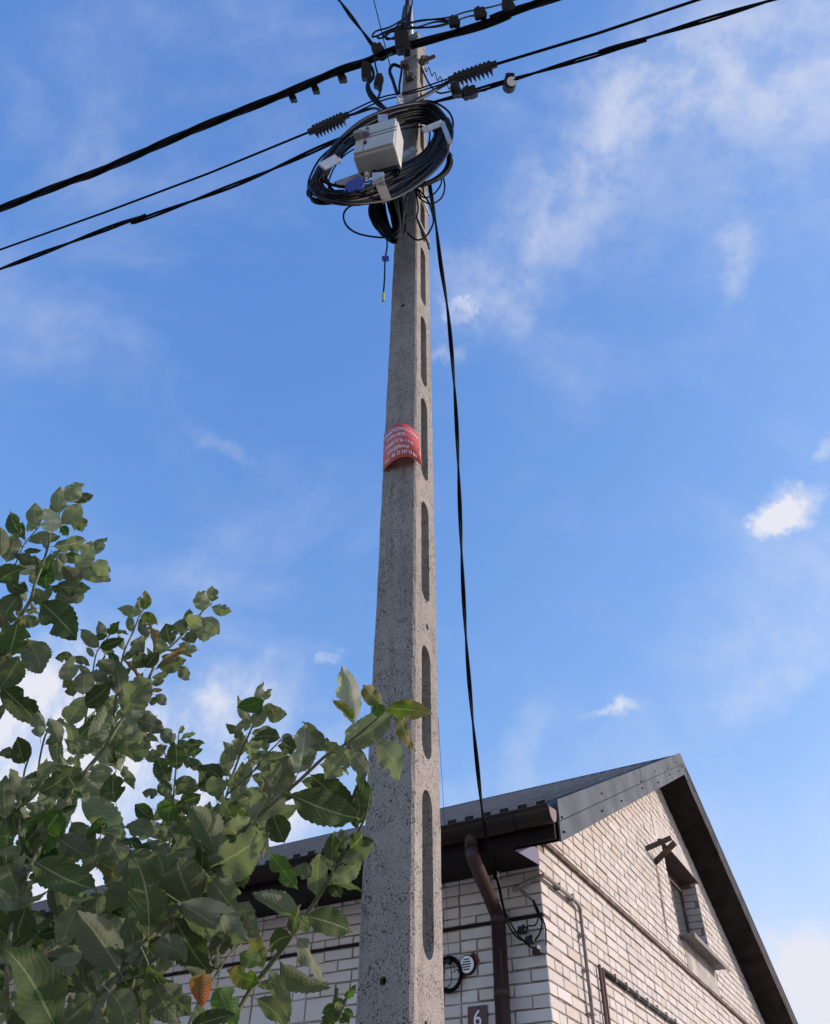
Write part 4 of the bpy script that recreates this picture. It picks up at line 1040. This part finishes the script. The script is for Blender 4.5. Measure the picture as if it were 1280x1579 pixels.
m = MB(); m.cbox(q, x_*.045, y_*.026, FW*.022, .3); m.build('connector_body', 'blue_plastic', v)
for s_ in (-1, 1):
    m = MB(); m.tube([q+x_*.04*s_, q+x_*.06*s_], .010, 8); m.build('cable_gland', 'blue_plastic', v)

# ------------------------------------------------------------------ drop cable to the house
A0 = Q(662, 282, -.0); B0 = W(-.74, *on_front(749, 1285, .74))
def on_sag(px, py, sag):
    d = ray(px, py); lo, hi = 1.0, 12.0
    def f(t):
        q = CAM+d*t; u = (q[1]-A0[1])/(B0[1]-A0[1]); z = A0[2]+(B0[2]-A0[2])*u-sag*4*u*(1-u); return q[2]-z
    ts = np.linspace(1.5, 14, 400); prev = f(ts[0])
    for a, b in zip(ts, ts[1:]):
        fb = f(b)
        if prev*fb <= 0:
            for _ in range(40):
                mm = (a+b)/2
                if f(a)*f(mm) <= 0: b = mm
                else: a = mm
            return CAM+d*a
        prev = fb
    return CAM+d*6
DP = [A0]+[on_sag(px, py, .12) for px, py in ((672, 345), (680, 410), (690, 475), (698, 560), (704, 650), (708, 750), (713, 880), (719, 990), (727, 1090), (735, 1170), (743, 1245))]+[B0]+[W(-o_, *on_front(a, b, o_)) for a, b, o_ in ((753, 1305, .62), (758, 1328, .36), (764, 1349, .10))]
bundle('drop_cable', crom(DP, 5), 2, .0072, .0072, .9, 'twisted black service cable dropping from the pole ring to the house eave')
for i, (pts, lab) in enumerate([
        ([(764, 1349), (769, 1368), (776, 1400), (786, 1430), (800, 1447), (815, 1452)], 'upper service wire from eave clamp to the middle wall clamp'),
        ([(764, 1349), (771, 1370), (779, 1405), (795, 1436), (812, 1455), (828, 1466)], 'lower service wire from eave clamp to the lowest wall clamp')]):
    P = [W(-o_, *on_front(a, b, o_)) for (a, b), o_ in zip(pts, (.10, .16, .17, .14, .09, .07))]
    wire('service_wire', P, .0065, lab, group='service wires on the front wall')
P = [W(-o_, *on_front(a, b, o_)) for (a, b), o_ in zip([(822, 1388), (826, 1402), (833, 1415), (836, 1425), (832, 1440), (825, 1450)], (.04, .07, .07, .07, .07, .06))]; wire('service_wire', P, .006, 'service wire from conduit stub down to the middle wall clamp', group='service wires on the front wall')
P = [W(-o_, *on_front(a, b, o_)) for (a, b), o_ in zip([(823, 1388), (832, 1408), (840, 1425), (842, 1440), (842, 1458)], (.04, .07, .07, .06, .06))]; wire('service_wire', P, .005, 'service wire from conduit stub hanging over the wall corner', group='service wires on the front wall')
P = [W(-o_, *on_front(a, b, o_)) for (a, b), o_ in zip([(822, 1388), (830, 1410), (826, 1426), (815, 1428), (808, 1433)], (.04, .07, .07, .07, .06))]; wire('service_wire', P, .005, 'service wire looping from conduit stub to the uppermost wall clamp', group='service wires on the front wall')
P = [W(-o_, *on_front(a, b, o_)) for (a, b), o_ in zip([(803, 1362), (803, 1372), (812, 1380), (822, 1388)], (.035, .04, .04, .04))]
m = MB(); 
lp = [((p-PC)@B_, (p-PC)@A_, p[2]) for p in crom(P, 5)]
m.tube(lp, .011, 8); m.build('conduit', 'conduit', house)
q = W(-.10, *on_front(764, 1349, .10)); v = thing('eave_clamp', q, 'small black and white cable clamp where service cable meets the eave', 'clamp')
m = MB(); m.cbox(q, e_t*.014, up*.03, NF*.014, .3); m.build('clamp_body', 'plastic_black', v); m = MB(); m.cbox(q+e_t*.018, e_t*.006, up*.02, NF*.008, .3); m.build('tag', 'white_paint', v)
m = MB(); m.tube([q, q-NF*.1], .006, 6); m.build('stud', 'galv_dull', v)
# faint wire right of the pole down to the wall coil
wire('thin_wire', [Q(652, 640, .2)+(fpt(684, 1245, .66)-Q(652, 640, .2))*u_-np.array([0, 0, .10*u_*(1-u_)*4]) for u_ in (0, .25, .5, .75)]+[fpt(684, 1245, .66), fpt(688, 1380, .08), fpt(692, 1480, .035)], .0013, 'very thin wire running from behind the pole down to the wall coil', mtl='cable')

# ------------------------------------------------------------------ willow tree in the foreground
rt = random.Random(21)
def leaf_mesh(var, fold=.25, droop=.25, ratio=.5, bites=0, wav=.04, curl=0.0, twist=0.0):
    """leaf lies along +Y from 0 to 1, width along X, normal +Z"""
    rg = random.Random(100+var); NS, NC = 24, 4
    vs, uvs = [], []
    bl = [(rg.uniform(.3, .9), rg.choice((-1, 1)), rg.uniform(.04, .10), rg.uniform(.25, .55)) for _ in range(bites)]
    ph = rg.uniform(0, 6); tip = rg.uniform(-.17, .17)
    for i in range(NS+1):
        v = i/NS
        w = float(np.interp(v, [0, .04, .12, .25, .4, .55, .7, .82, .9, .95, 1], [.02, .24, .58, .88, 1, .98, .82, .56, .32, .15, .01]))*.29
        for j in range(NC+1):
            u = -1+2*j/NC; ww = w
            if abs(u) > .9 and 0 < i < NS: ww = w*(1+(.035 if i % 2 else -.035)+rg.uniform(-.025, .025))
            for (bv, bs, bw, bd) in bl:
                if u*bs > .3 and abs(v-bv) < bw: ww *= 1-bd*abs(u)*(1-(abs(v-bv)/bw)**2)
            x = u*ww
            z = fold*abs(x)-droop*(v*v)*.55+wav*math.sin(v*13+ph+u*2)*abs(u)+wav*.5*math.sin(v*23+ph)*u*u
            yy = v+.018*(1 if i % 2 else 0)*(abs(u) > .9)
            if curl:
                a = curl*u; x = math.sin(a)*ww/max(curl, .01); z = z+(1-math.cos(a))*ww/max(curl, .01)
            ta = twist*(v-.3); x, z = x*math.cos(ta)-z*math.sin(ta), x*math.sin(ta)+z*math.cos(ta)
            vs.append((x+tip*v*v, yy, z)); uvs.append(((u+1)/2, v))
    fs = []
    for i in range(NS):
        for j in range(NC):
            a = i*(NC+1)+j; fs.append((a, a+1, a+NC+2, a+NC+1))
    # petiole
    n = len(vs); pr = .010
    for (yy, zz_) in ((-.20, -.05), (0.02, -.004)):
        for k in range(3):
            a = k*2.094; vs.append((math.cos(a)*pr, yy, zz_+math.sin(a)*pr)); uvs.append((.5, .02))
    fs += [(n+k, n+(k+1) % 3, n+3+(k+1) % 3, n+3+k) for k in range(3)]
    me = bpy.data.meshes.new('leaf'); me.from_pydata(vs, [], fs); uvl = me.uv_layers.new(name='UVMap')
    for lp in me.loops: uvl.data[lp.index].uv = uvs[lp.vertex_index]
    me.polygons.foreach_set('use_smooth', [True]*len(me.polygons)); me.update(); return me
BASE = [dict(fold=.25, droop=.3, twist=.4), dict(fold=.15, droop=.65, bites=1, twist=-.6), dict(fold=.55, droop=.2, bites=2), dict(fold=.25, droop=-.25, wav=.06, twist=.8), dict(fold=.4, droop=.5, bites=3, wav=.06), dict(fold=.2, droop=.9, twist=-.3), dict(fold=.75, droop=.3, wav=.03), dict(fold=.35, droop=.1, twist=1.2, bites=1), dict(fold=.3, droop=.45, wav=.07, twist=-1.1), dict(fold=.12, droop=.25, bites=2, wav=.05)]
CURL = dict(fold=.0, droop=.5, curl=1.9, wav=.07)
_lm = {}
def get_leaf(var, m):
    if (var, m) not in _lm:
        kw = CURL if var >= 90 else BASE[var % len(BASE)]
        me = leaf_mesh(var, **kw); me.materials.append(MATS[m]); _lm[(var, m)] = me
    return _lm[(var, m)]
tree_loc = np.array([-1.15, 1.05, 0.0])
tree = thing('willow_tree', tree_loc, 'leafy green willow with large toothed leaves, some browned, in front of house at lower left', 'tree')
LEAVES = []   # (matrix, variant, material, size px)
def put_leaf(bx, by, tx, ty, w, kind, depth, tiltd=None, var=None):
    L = math.hypot(tx-bx, ty-by)
    if L < 3: return
    sx = max(w, L*.38)
    dz = (rt.uniform(-.28, .28) if tiltd is None else tiltd)*L/F*depth
    tx += (tx-bx)*.07; ty += (ty-by)*.07
    p0 = rel(bx, by, depth); p1 = rel(tx, ty, depth+dz)
    y = p1-p0; Ln = np.linalg.norm(y); y = y/Ln
    view = (p0+p1)/2-CAM; view /= np.linalg.norm(view)
    x = np.cross(y, view); x /= np.linalg.norm(x); z = np.cross(x, y)          # z towards... away from camera
    roll = math.acos(max(.25, min(1, w/sx)))*rt.choice((-1, 1))+rt.uniform(-.25, .25)
    under = {'p': True, 'w': True, 'g': rt.random() < .72, 'd': rt.random() < .6, 'b': rt.random() < .4, 'y': rt.random() < .5, 'n': True, 'r': True}[kind]
    # leaf +Z is its upper side; showing the underside means +Z points away from the camera
    if z@view < 0: z = -z; x = -x
    if not under: z = -z; x = -x
    xr = x*math.cos(roll)+z*math.sin(roll); zr = -x*math.sin(roll)+z*math.cos(roll)
    width = sx/L*Ln
    # mesh half width is ratio*.62*... ~ .27 of unit length => full ~ .54
    sc_x = width/.57
    M = Matrix(((xr[0]*sc_x, y[0]*Ln, zr[0]*Ln, p0[0]), (xr[1]*sc_x, y[1]*Ln, zr[1]*Ln, p0[1]), (xr[2]*sc_x, y[2]*Ln, zr[2]*Ln, p0[2]), (0, 0, 0, 1)))
    v = var if var is not None else rt.randrange(10)
    if kind == 'n': v = 90
    LEAVES.append((M, v, 'leaf_'+kind, L*max(w, 4)))
def dep(x, y):
    if x > 425 and y < 1290: return 1.28
    d = 1.02+(1579-y)/779*1.0
    if x > 380: d = 1.3
    return d
ML = """104 774 124 745 26 p|113 774 141 762 16 d|92 791 88 754 22 p|95 808 131 784 28 p|78 822 79 785 31 w|108 806 138 813 20 d|93 812 107 823 14 b|56 812 49 776 22 p|60 800 41 816 17 g
36 830 8 794 23 g|10 867 26 825 29 g|2 858 4 815 24 g|44 834 86 826 20 g|83 843 137 838 25 p|118 878 146 839 27 p|146 856 152 826 20 p|136 870 180 881 22 g|122 877 161 897 22 p|156 885 168 897 13 g
78 858 69 906 36 b|59 870 29 856 20 d|55 875 27 880 14 w|-3 897 28 870 28 g|43 912 7 899 24 d|51 907 76 937 21 b|64 930 119 973 44 d|84 904 139 909 24 d|120 900 108 873 26 d|88 912 112 932 26 d|122 911 121 931 15 g
86 895 108 874 18 p|100 855 121 866 18 g|95 872 97 853 15 p|90 890 92 862 16 g|30 915 -6 962 36 d|25 960 60 955 22 d|27 960 16 1016 46 g|42 985 74 1040 38 d|38 1000 46 1021 15 d|0 1062 34 1013 36 d|-8 1000 6 1050 30 g
0 1058 63 1112 36 d|62 1138 60 1098 21 g|-8 1116 3 1083 14 d|38 1177 22 1143 28 d|32 1160 2 1160 16 d|92 1145 79 1108 22 p|105 1118 123 1077 31 p|113 1074 105 1045 19 y|128 1071 130 1036 30 g|110 1048 98 1022 28 g
112 1014 89 1011 15 d|112 1014 140 1021 13 d|131 1087 164 1066 28 d|156 1158 142 1096 30 p|145 1158 106 1145 20 g|103 1158 127 1150 19 p|60 1202 78 1168 23 p|134 1041 168 1040 19 g|174 1037 158 1015 22 g|153 998 123 974 19 g
154 1000 187 983 17 g|168 979 180 960 14 b|172 976 198 974 8 g|148 984 163 978 10 g|221 940 230 915 17 y|215 947 185 938 17 g|217 950 243 956 18 y|215 960 227 982 16 g|228 962 244 1004 12 n|263 991 252 964 24 g
246 1008 254 985 19 p|288 971 268 962 24 g|290 969 311 943 23 p|311 943 312 912 23 p|327 928 330 904 18 p|326 936 355 945 17 g|312 952 341 976 22 g|292 972 330 983 24 g|288 975 298 992 20 d|276 993 302 1008 19 g
240 1032 287 1000 22 n|258 1003 296 1010 12 n|245 1030 286 1022 24 g|275 1030 294 1045 18 d|188 1017 217 1042 12 n|188 1103 232 1044 44 g|185 1075 184 1016 28 g|233 1055 253 1050 12 d|233 1063 250 1066 13 n|240 1072 257 1084 15 p
230 1080 242 1084 13 d|190 1108 238 1100 24 g|210 1110 252 1120 26 d|209 1012 216 986 20 g|200 1010 225 985 18 g|205 1030 228 1010 24 d|225 1030 238 1005 22 g|186 1143 234 1150 30 g|190 1160 232 1163 26 d|268 1145 251 1124 20 g
272 1186 273 1143 26 g|277 1131 284 1119 8 p|282 1148 315 1150 15 d|275 1140 292 1165 16 d|262 1205 236 1172 26 d|228 1168 258 1152 18 d|282 1172 312 1185 17 d|254 1229 255 1205 22 g|243 1226 223 1220 14 d|270 1204 305 1217 26 d
258 1268 268 1232 38 b|325 1222 310 1187 24 g|343 1202 316 1176 24 d|334 1230 332 1195 28 g|350 1192 354 1152 22 g|367 1168 371 1132 21 p|370 1217 378 1173 25 p|348 1212 366 1197 16 g|334 1317 307 1238 42 g|340 1284 387 1262 22 p
366 1236 410 1222 24 g|237 1264 206 1246 22 d|236 1288 198 1267 28 g|220 1305 190 1295 16 d|190 1180 203 1213 13 d|278 1262 300 1282 26 b|310 1225 285 1240 20 g|310 1255 280 1242 16 d|300 1262 320 1290 26 y
408 1079 417 1062 12 p|407 1080 370 1095 24 b|404 1080 386 1098 20 b|390 1122 406 1094 22 p|412 1100 439 1107 22 g|407 1095 430 1092 16 y|387 1120 367 1115 19 p|432 1138 396 1127 22 d|383 1149 407 1137 20 p|367 1165 372 1133 23 p
395 1187 436 1164 25 p|434 1139 450 1133 11 p|433 1143 456 1156 25 d|459 1193 478 1124 42 w|501 1158 465 1119 26 d|388 1270 450 1174 58 g|506 1162 516 1145 20 d|538 1155 502 1191 36 g|546 1117 533 1030 35 w|545 1112 514 1080 15 y
529 1150 606 1112 42 g|590 1088 558 1056 25 y|594 1093 661 1091 27 y|616 1098 626 1152 19 y|582 1146 626 1182 42 g|574 1101 592 1088 18 b|545 1158 562 1196 28 g|551 1152 563 1206 22 d|450 1226 542 1268 50 g|479 1195 552 1256 42 d
438 1299 420 1256 36 d|562 1200 552 1272 28 d|320 1339 417 1298 60 g|416 1316 458 1366 28 b|461 1415 399 1371 26 g|489 1383 488 1322 30 g|513 1338 508 1286 26 g|480 1352 458 1332 24 d|512 1356 562 1334 30 g|512 1362 521 1384 22 d
474 1412 543 1432 36 g|451 1440 458 1394 16 g|448 1443 410 1451 30 g|456 1445 508 1505 24 g|432 1483 495 1532 22 d|416 1500 446 1549 22 d|395 1540 456 1574 24 d|405 1495 386 1440 26 y|540 1308 562 1290 24 g|460 1432 480 1418 20 d
400 1517 350 1500 26 y|398 1520 422 1518 12 g|229 1446 235 1320 58 g|278 1392 372 1458 52 g|322 1352 387 1440 40 g|268 1415 320 1502 50 d|258 1385 248 1296 62 g|300 1400 262 1310 56 d|228 1485 285 1582 40 g|205 1505 225 1588 40 d
335 1523 358 1578 38 b|312 1503 304 1545 27 r|282 1420 256 1440 20 p|240 1450 285 1475 36 d|190 1435 228 1415 38 d|184 1497 133 1403 54 g|88 1588 25 1468 66 d|8 1372 0 1452 56 b|134 1482 92 1492 28 g|95 1247 44 1325 56 b
53 1328 138 1380 50 g|125 1231 197 1282 38 g|9 1263 2 1200 30 g|46 1227 12 1196 24 g|61 1222 108 1200 28 g|116 1215 100 1178 30 g|136 1199 176 1190 24 p|178 1237 165 1198 36 d|87 1292 136 1324 38 d|163 1265 135 1286 18 b
163 1285 194 1342 36 g|110 1268 142 1312 28 d|150 1300 143 1350 30 d|150 1326 186 1350 22 y|-6 1292 17 1288 26 b|52 1230 45 1212 14 p|30 1250 12 1290 30 d|100 1310 60 1345 40 d|10 1330 30 1400 44 d|40 1400 20 1460 46 d
120 1400 90 1450 40 g|60 1480 100 1530 44 d|150 1410 180 1460 40 d|200 1360 170 1400 38 d|215 1400 190 1350 34 g|170 1530 215 1579 44 d|140 1540 100 1579 40 d|240 1520 260 1579 36 d|180 1350 206 1320 30 g|206 1310 225 1350 40 g
350 1440 330 1480 28 d|370 1470 400 1490 24 b|380 1400 372 1440 30 d|345 1300 385 1290 30 g|330 1260 360 1240 28 d|420 1200 445 1215 22 g|550 1220 560 1262 22 d|525 1310 560 1320 26 d|320 1560 300 1579 30 g|20 1555 60 1590 50 d"""
for grp in ML.replace('\n', '|').split('|'):
    a = grp.split()
    if len(a) != 6: continue
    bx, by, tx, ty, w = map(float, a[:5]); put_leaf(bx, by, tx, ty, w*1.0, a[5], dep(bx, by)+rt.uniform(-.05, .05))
# deeper foliage filling the body of the crown
HOLES = [(55, 1382, 24), (150, 1180, 12), (135, 1255, 20), (230, 1200, 16), (250, 1110, 18), (95, 1310, 9), (20, 1180, 30), (80, 1060, 40), (30, 1120, 40), (60, 1000, 26), (345, 1225, 10), (300, 1190, 14), (470, 1290, 40), (480, 1210, 14), (60, 1165, 14), (215, 1220, 30), (160, 1290, 10), (480, 1450, 80), (400, 1400, 30), (350, 1440, 14), (420, 1550, 60), (345, 1540, 20), (205, 1290, 12), (85, 1300, 8), (140, 1345, 12), (290, 1190, 10), (200, 1500, 9), (40, 1555, 18), (95, 1555, 16)]
def inside(x, y):
    top = np.interp(x, [-20, 40, 90, 130, 200, 250, 300, 340, 400, 440], [1190, 1200, 1090, 1060, 1060, 1130, 1250, 1200, 1120, 1180])
    if y < top or y > 1600: return False
    if x > 390 and y > 1330: return False
    if x > 250+ (1500-y)*.9 and y > 1400: return False
    return all((x-a)**2+(y-b)**2 > (r+8)**2 for a, b, r in HOLES)
cnt = 0
while cnt < 300:
    x = rt.uniform(-20, 440); y = rt.uniform(1050, 1600)
    if not inside(x, y): continue
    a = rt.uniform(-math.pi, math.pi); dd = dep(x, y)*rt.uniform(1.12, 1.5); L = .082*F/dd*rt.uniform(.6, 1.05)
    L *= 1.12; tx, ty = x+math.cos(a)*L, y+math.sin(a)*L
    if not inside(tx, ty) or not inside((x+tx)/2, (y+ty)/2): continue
    put_leaf(x, y, tx, ty, L*rt.uniform(.3, .52), rt.choice('gggddgp' if y < 1300 else 'dddgg'), dd); cnt += 1  # dark leaf kind favoured low down, as painted shade inside the crown
# small young leaves near the shoots
print('leaves', len(LEAVES))
# branches
def branch(name, pts, mtl='bark', parent=tree):
    P = []; Rr = []
    for (x, y, w, *dd) in pts:
        d_ = dd[0] if dd else dep(x, y)+.03
        P.append(rel(x, y, d_)); Rr.append(w/2*d_/F)
    CP = crom(P, 5); RR = np.interp(np.linspace(0, len(P)-1, len(CP)), range(len(P)), Rr)
    m = MB(); m.tube(CP, list(RR), 7); return m.build(name, mtl, parent, smooth=True)
base = (-1.15, 1.05)
m = MB(); trunk_pts = [tree_loc+np.array([0, 0, -.05]), tree_loc+np.array([.02, .02, .5]), tree_loc+np.array([.08, .02, 1.0]), rel(60, 1800, 1.05), rel(110, 1640, 1.05)]
CP = crom(trunk_pts, 6); m.tube(CP, list(np.linspace(.05, .010, len(CP))), 10); m.build('trunk', 'bark_dark', tree, smooth=True)
BRS = [
 [(110, 1640, 16, 1.05), (180, 1512, 13), (229, 1450, 12), (280, 1388, 11), (320, 1341, 10), (350, 1305, 8), (387, 1270, 7), (424, 1235, 6, 1.28), (460, 1205, 5.5, 1.28), (505, 1163, 5, 1.28), (535, 1146, 4, 1.28), (570, 1118, 3, 1.28), (596, 1094, 2.5, 1.28)],
 [(300, 1680, 8, 1.2), (380, 1537, 8, 1.3), (405, 1503, 8), (450, 1443, 7.5), (490, 1384, 6.5), (516, 1342, 6), (541, 1303, 5), (562, 1262, 4), (570, 1225, 3)],
 [(-40, 1330, 9), (9, 1264, 6), (52, 1227, 6), (63, 1203, 4), (60, 1180, 3), (68, 1140, 3), (76, 1122, 2.5)],
 [(20, 1660, 7, 1.15), (10, 1500, 6.5), (25, 1400, 6.5), (52, 1325, 6.5), (92, 1255, 6.5), (115, 1212, 6.5), (140, 1180, 7), (156, 1160, 6), (171, 1138, 5), (200, 1090, 4.5), (230, 1045, 4), (243, 1012, 3.5), (262, 998, 3.2), (290, 970, 3), (313, 942, 2.5), (327, 930, 2)],
 [(-60, 1150, 9), (-20, 1040, 8), (10, 985, 7), (28, 955, 6), (47, 925, 5.5), (54, 900, 5), (62, 880, 4), (72, 850, 3.5), (79, 822, 3), (92, 790, 2.5), (103, 772, 2)],
 [(171, 1138, 4), (180, 1070, 4), (190, 1010, 3), (205, 975, 2.5), (215, 950, 2.2), (222, 938, 1.8)],
 [(240, 1400, 5), (262, 1300, 4), (266, 1250, 3.5), (270, 1200, 3), (273, 1170, 2.5), (276, 1128, 1.8)],
 [(320, 1341, 6), (335, 1290, 4.5), (350, 1225, 4), (366, 1175, 3.5), (387, 1125, 3), (408, 1078, 2)],
 [(350, 1225, 3.5), (385, 1195, 3), (410, 1165, 2.6), (434, 1140, 2)],
 [(270, 1640, 6), (300, 1560, 5), (335, 1500, 4), (352, 1475, 3.5), (372, 1456, 3)],
 [(130, 1120, 3), (140, 1060, 2.5), (148, 1010, 2.2), (160, 992, 2), (170, 978, 1.6)],
 [(48, 1330, 5), (30, 1290, 4), (36, 1200, 3), (44, 1170, 3)],
 [(150, 1340, 2.4), (152, 1300, 2.2), (163, 1268, 2)],
 [(47, 925, 2.5), (60, 930, 2), (75, 932, 1.6)], [(20, 880, 2), (36, 842, 2), (60, 812, 1.6)], [(-10, 900, 2.5), (10, 872, 2)],
 [(75, 905, 2.5), (95, 900, 2), (118, 880, 1.8)], [(229, 1450, 6), (210, 1500, 5), (196, 1560, 5), (190, 1640, 5)],
]
for b_ in BRS: branch('branch', b_)
for b_ in BRS:
    pts = [np.array([q[0], q[1], q[3] if len(q) > 3 else dep(q[0], q[1])+.03]) for q in b_]
    side = 1; path = resample(pts, 19 if b_[0][1] > 1450 else 14)
    for a0_, a1_ in zip(path, path[1:]):
        x, y, dd = a0_
        if not (-10 < x < 560 and 760 < y < 1600): continue
        if any((x-a)**2+(y-b)**2 < (r_-2)**2 for a, b, r_ in HOLES): continue
        th_ = math.atan2(a1_[1]-a0_[1], a1_[0]-a0_[0])+side*rt.uniform(.5, 1.15); side = -side
        L = rt.uniform(.030, .052)*F/dd*(1.3 if y > 1300 else 1)
        tx, ty = x+math.cos(th_)*L, y+math.sin(th_)*L
        if any((tx-a)**2+(ty-b)**2 < (r_-1)**2 for a, b, r_ in HOLES): continue
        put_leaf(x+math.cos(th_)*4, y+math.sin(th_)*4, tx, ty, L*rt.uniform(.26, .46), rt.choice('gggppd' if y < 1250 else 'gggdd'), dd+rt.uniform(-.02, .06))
# hidden leaves go last: largest 300 as parts, the rest joined
LEAVES.sort(key=lambda q: -q[3])
rest = {}
TLOC = Matrix.Translation(tuple(-tree_loc))
for i, (M, v, mn, s_) in enumerate(LEAVES):
    me = get_leaf(v, mn)
    if i < 300:
        o = bpy.data.objects.new('leaf', me); C.objects.link(o); o.parent = tree; o.matrix_local = TLOC @ M
        if mn == 'leaf_r' and 25 < s_/1 and M[0][3] > -.6 and s_ > 1000: pass
    else: rest.setdefault('all', []).append((M, me, mn))
if rest:
    vs, fs, mi, uvs = [], [], [], []; mats = sorted({r[2] for r in rest['all']})
    for M, me, mn in rest['all']:
        n = len(vs); vs += [tuple(TLOC @ M @ v_.co) for v_ in me.vertices]; ul = me.uv_layers[0].data
        for p in me.polygons:
            fs.append(tuple(n+k for k in p.vertices)); mi.append(mats.index(mn)); uvs += [tuple(ul[l].uv) for l in p.loop_indices]
    me = bpy.data.meshes.new('small_leaves'); me.from_pydata(vs, [], fs); ul = me.uv_layers.new(name='UVMap')
    for k, uv in enumerate(uvs): ul.data[k].uv = uv
    for mn in mats: me.materials.append(MATS[mn])
    me.polygons.foreach_set('material_index', mi); me.polygons.foreach_set('use_smooth', [True]*len(fs)); me.update()
    o = bpy.data.objects.new('small_leaves', me); C.objects.link(o); o.parent = tree; tag(o, kind='stuff')

# narrow-leaved shoot beside the pole foot
LEAVES = []; tl = rel(512, 1640, 1.75); base_s = np.array([tl[0], tl[1], 0])
shoot = thing('young_shoot', base_s, 'small narrow-leaved green shoot just left of the pole near the bottom edge', 'plant')
for g_ in "520 1552 497 1560 14 b|531 1546 512 1545 13 b|533 1540 545 1525 10 b|526 1565 505 1575 12 b|530 1556 546 1564 9 b|524 1570 532 1580 10 b|516 1573 496 1570 12 d|520 1558 530 1545 10 b|530 1552 516 1548 12 y|540 1534 548 1520 8 b|510 1585 495 1577 12 b|527 1562 540 1575 12 b".split('|'):
    a = g_.split(); put_leaf(*map(float, a[:5]), a[5], 1.75+rt.uniform(-.03, .03))
TL2 = Matrix.Translation(tuple(-base_s))
for M, v, mn, s_ in LEAVES:
    o = bpy.data.objects.new('leaf', get_leaf(v, mn)); C.objects.link(o); o.parent = shoot; o.matrix_local = TL2 @ M
m = MB(); m.tube(crom([base_s, base_s+np.array([0, .02, .9]), rel(512, 1600, 1.75), rel(520, 1570, 1.75), rel(531, 1545, 1.75), rel(545, 1525, 1.75)], 5), [.006]*21+[.0035]*5, 6); m.build('stem', 'bark', shoot, smooth=True)
for o in sc.objects:
    if '_local' in o: del o['_local']
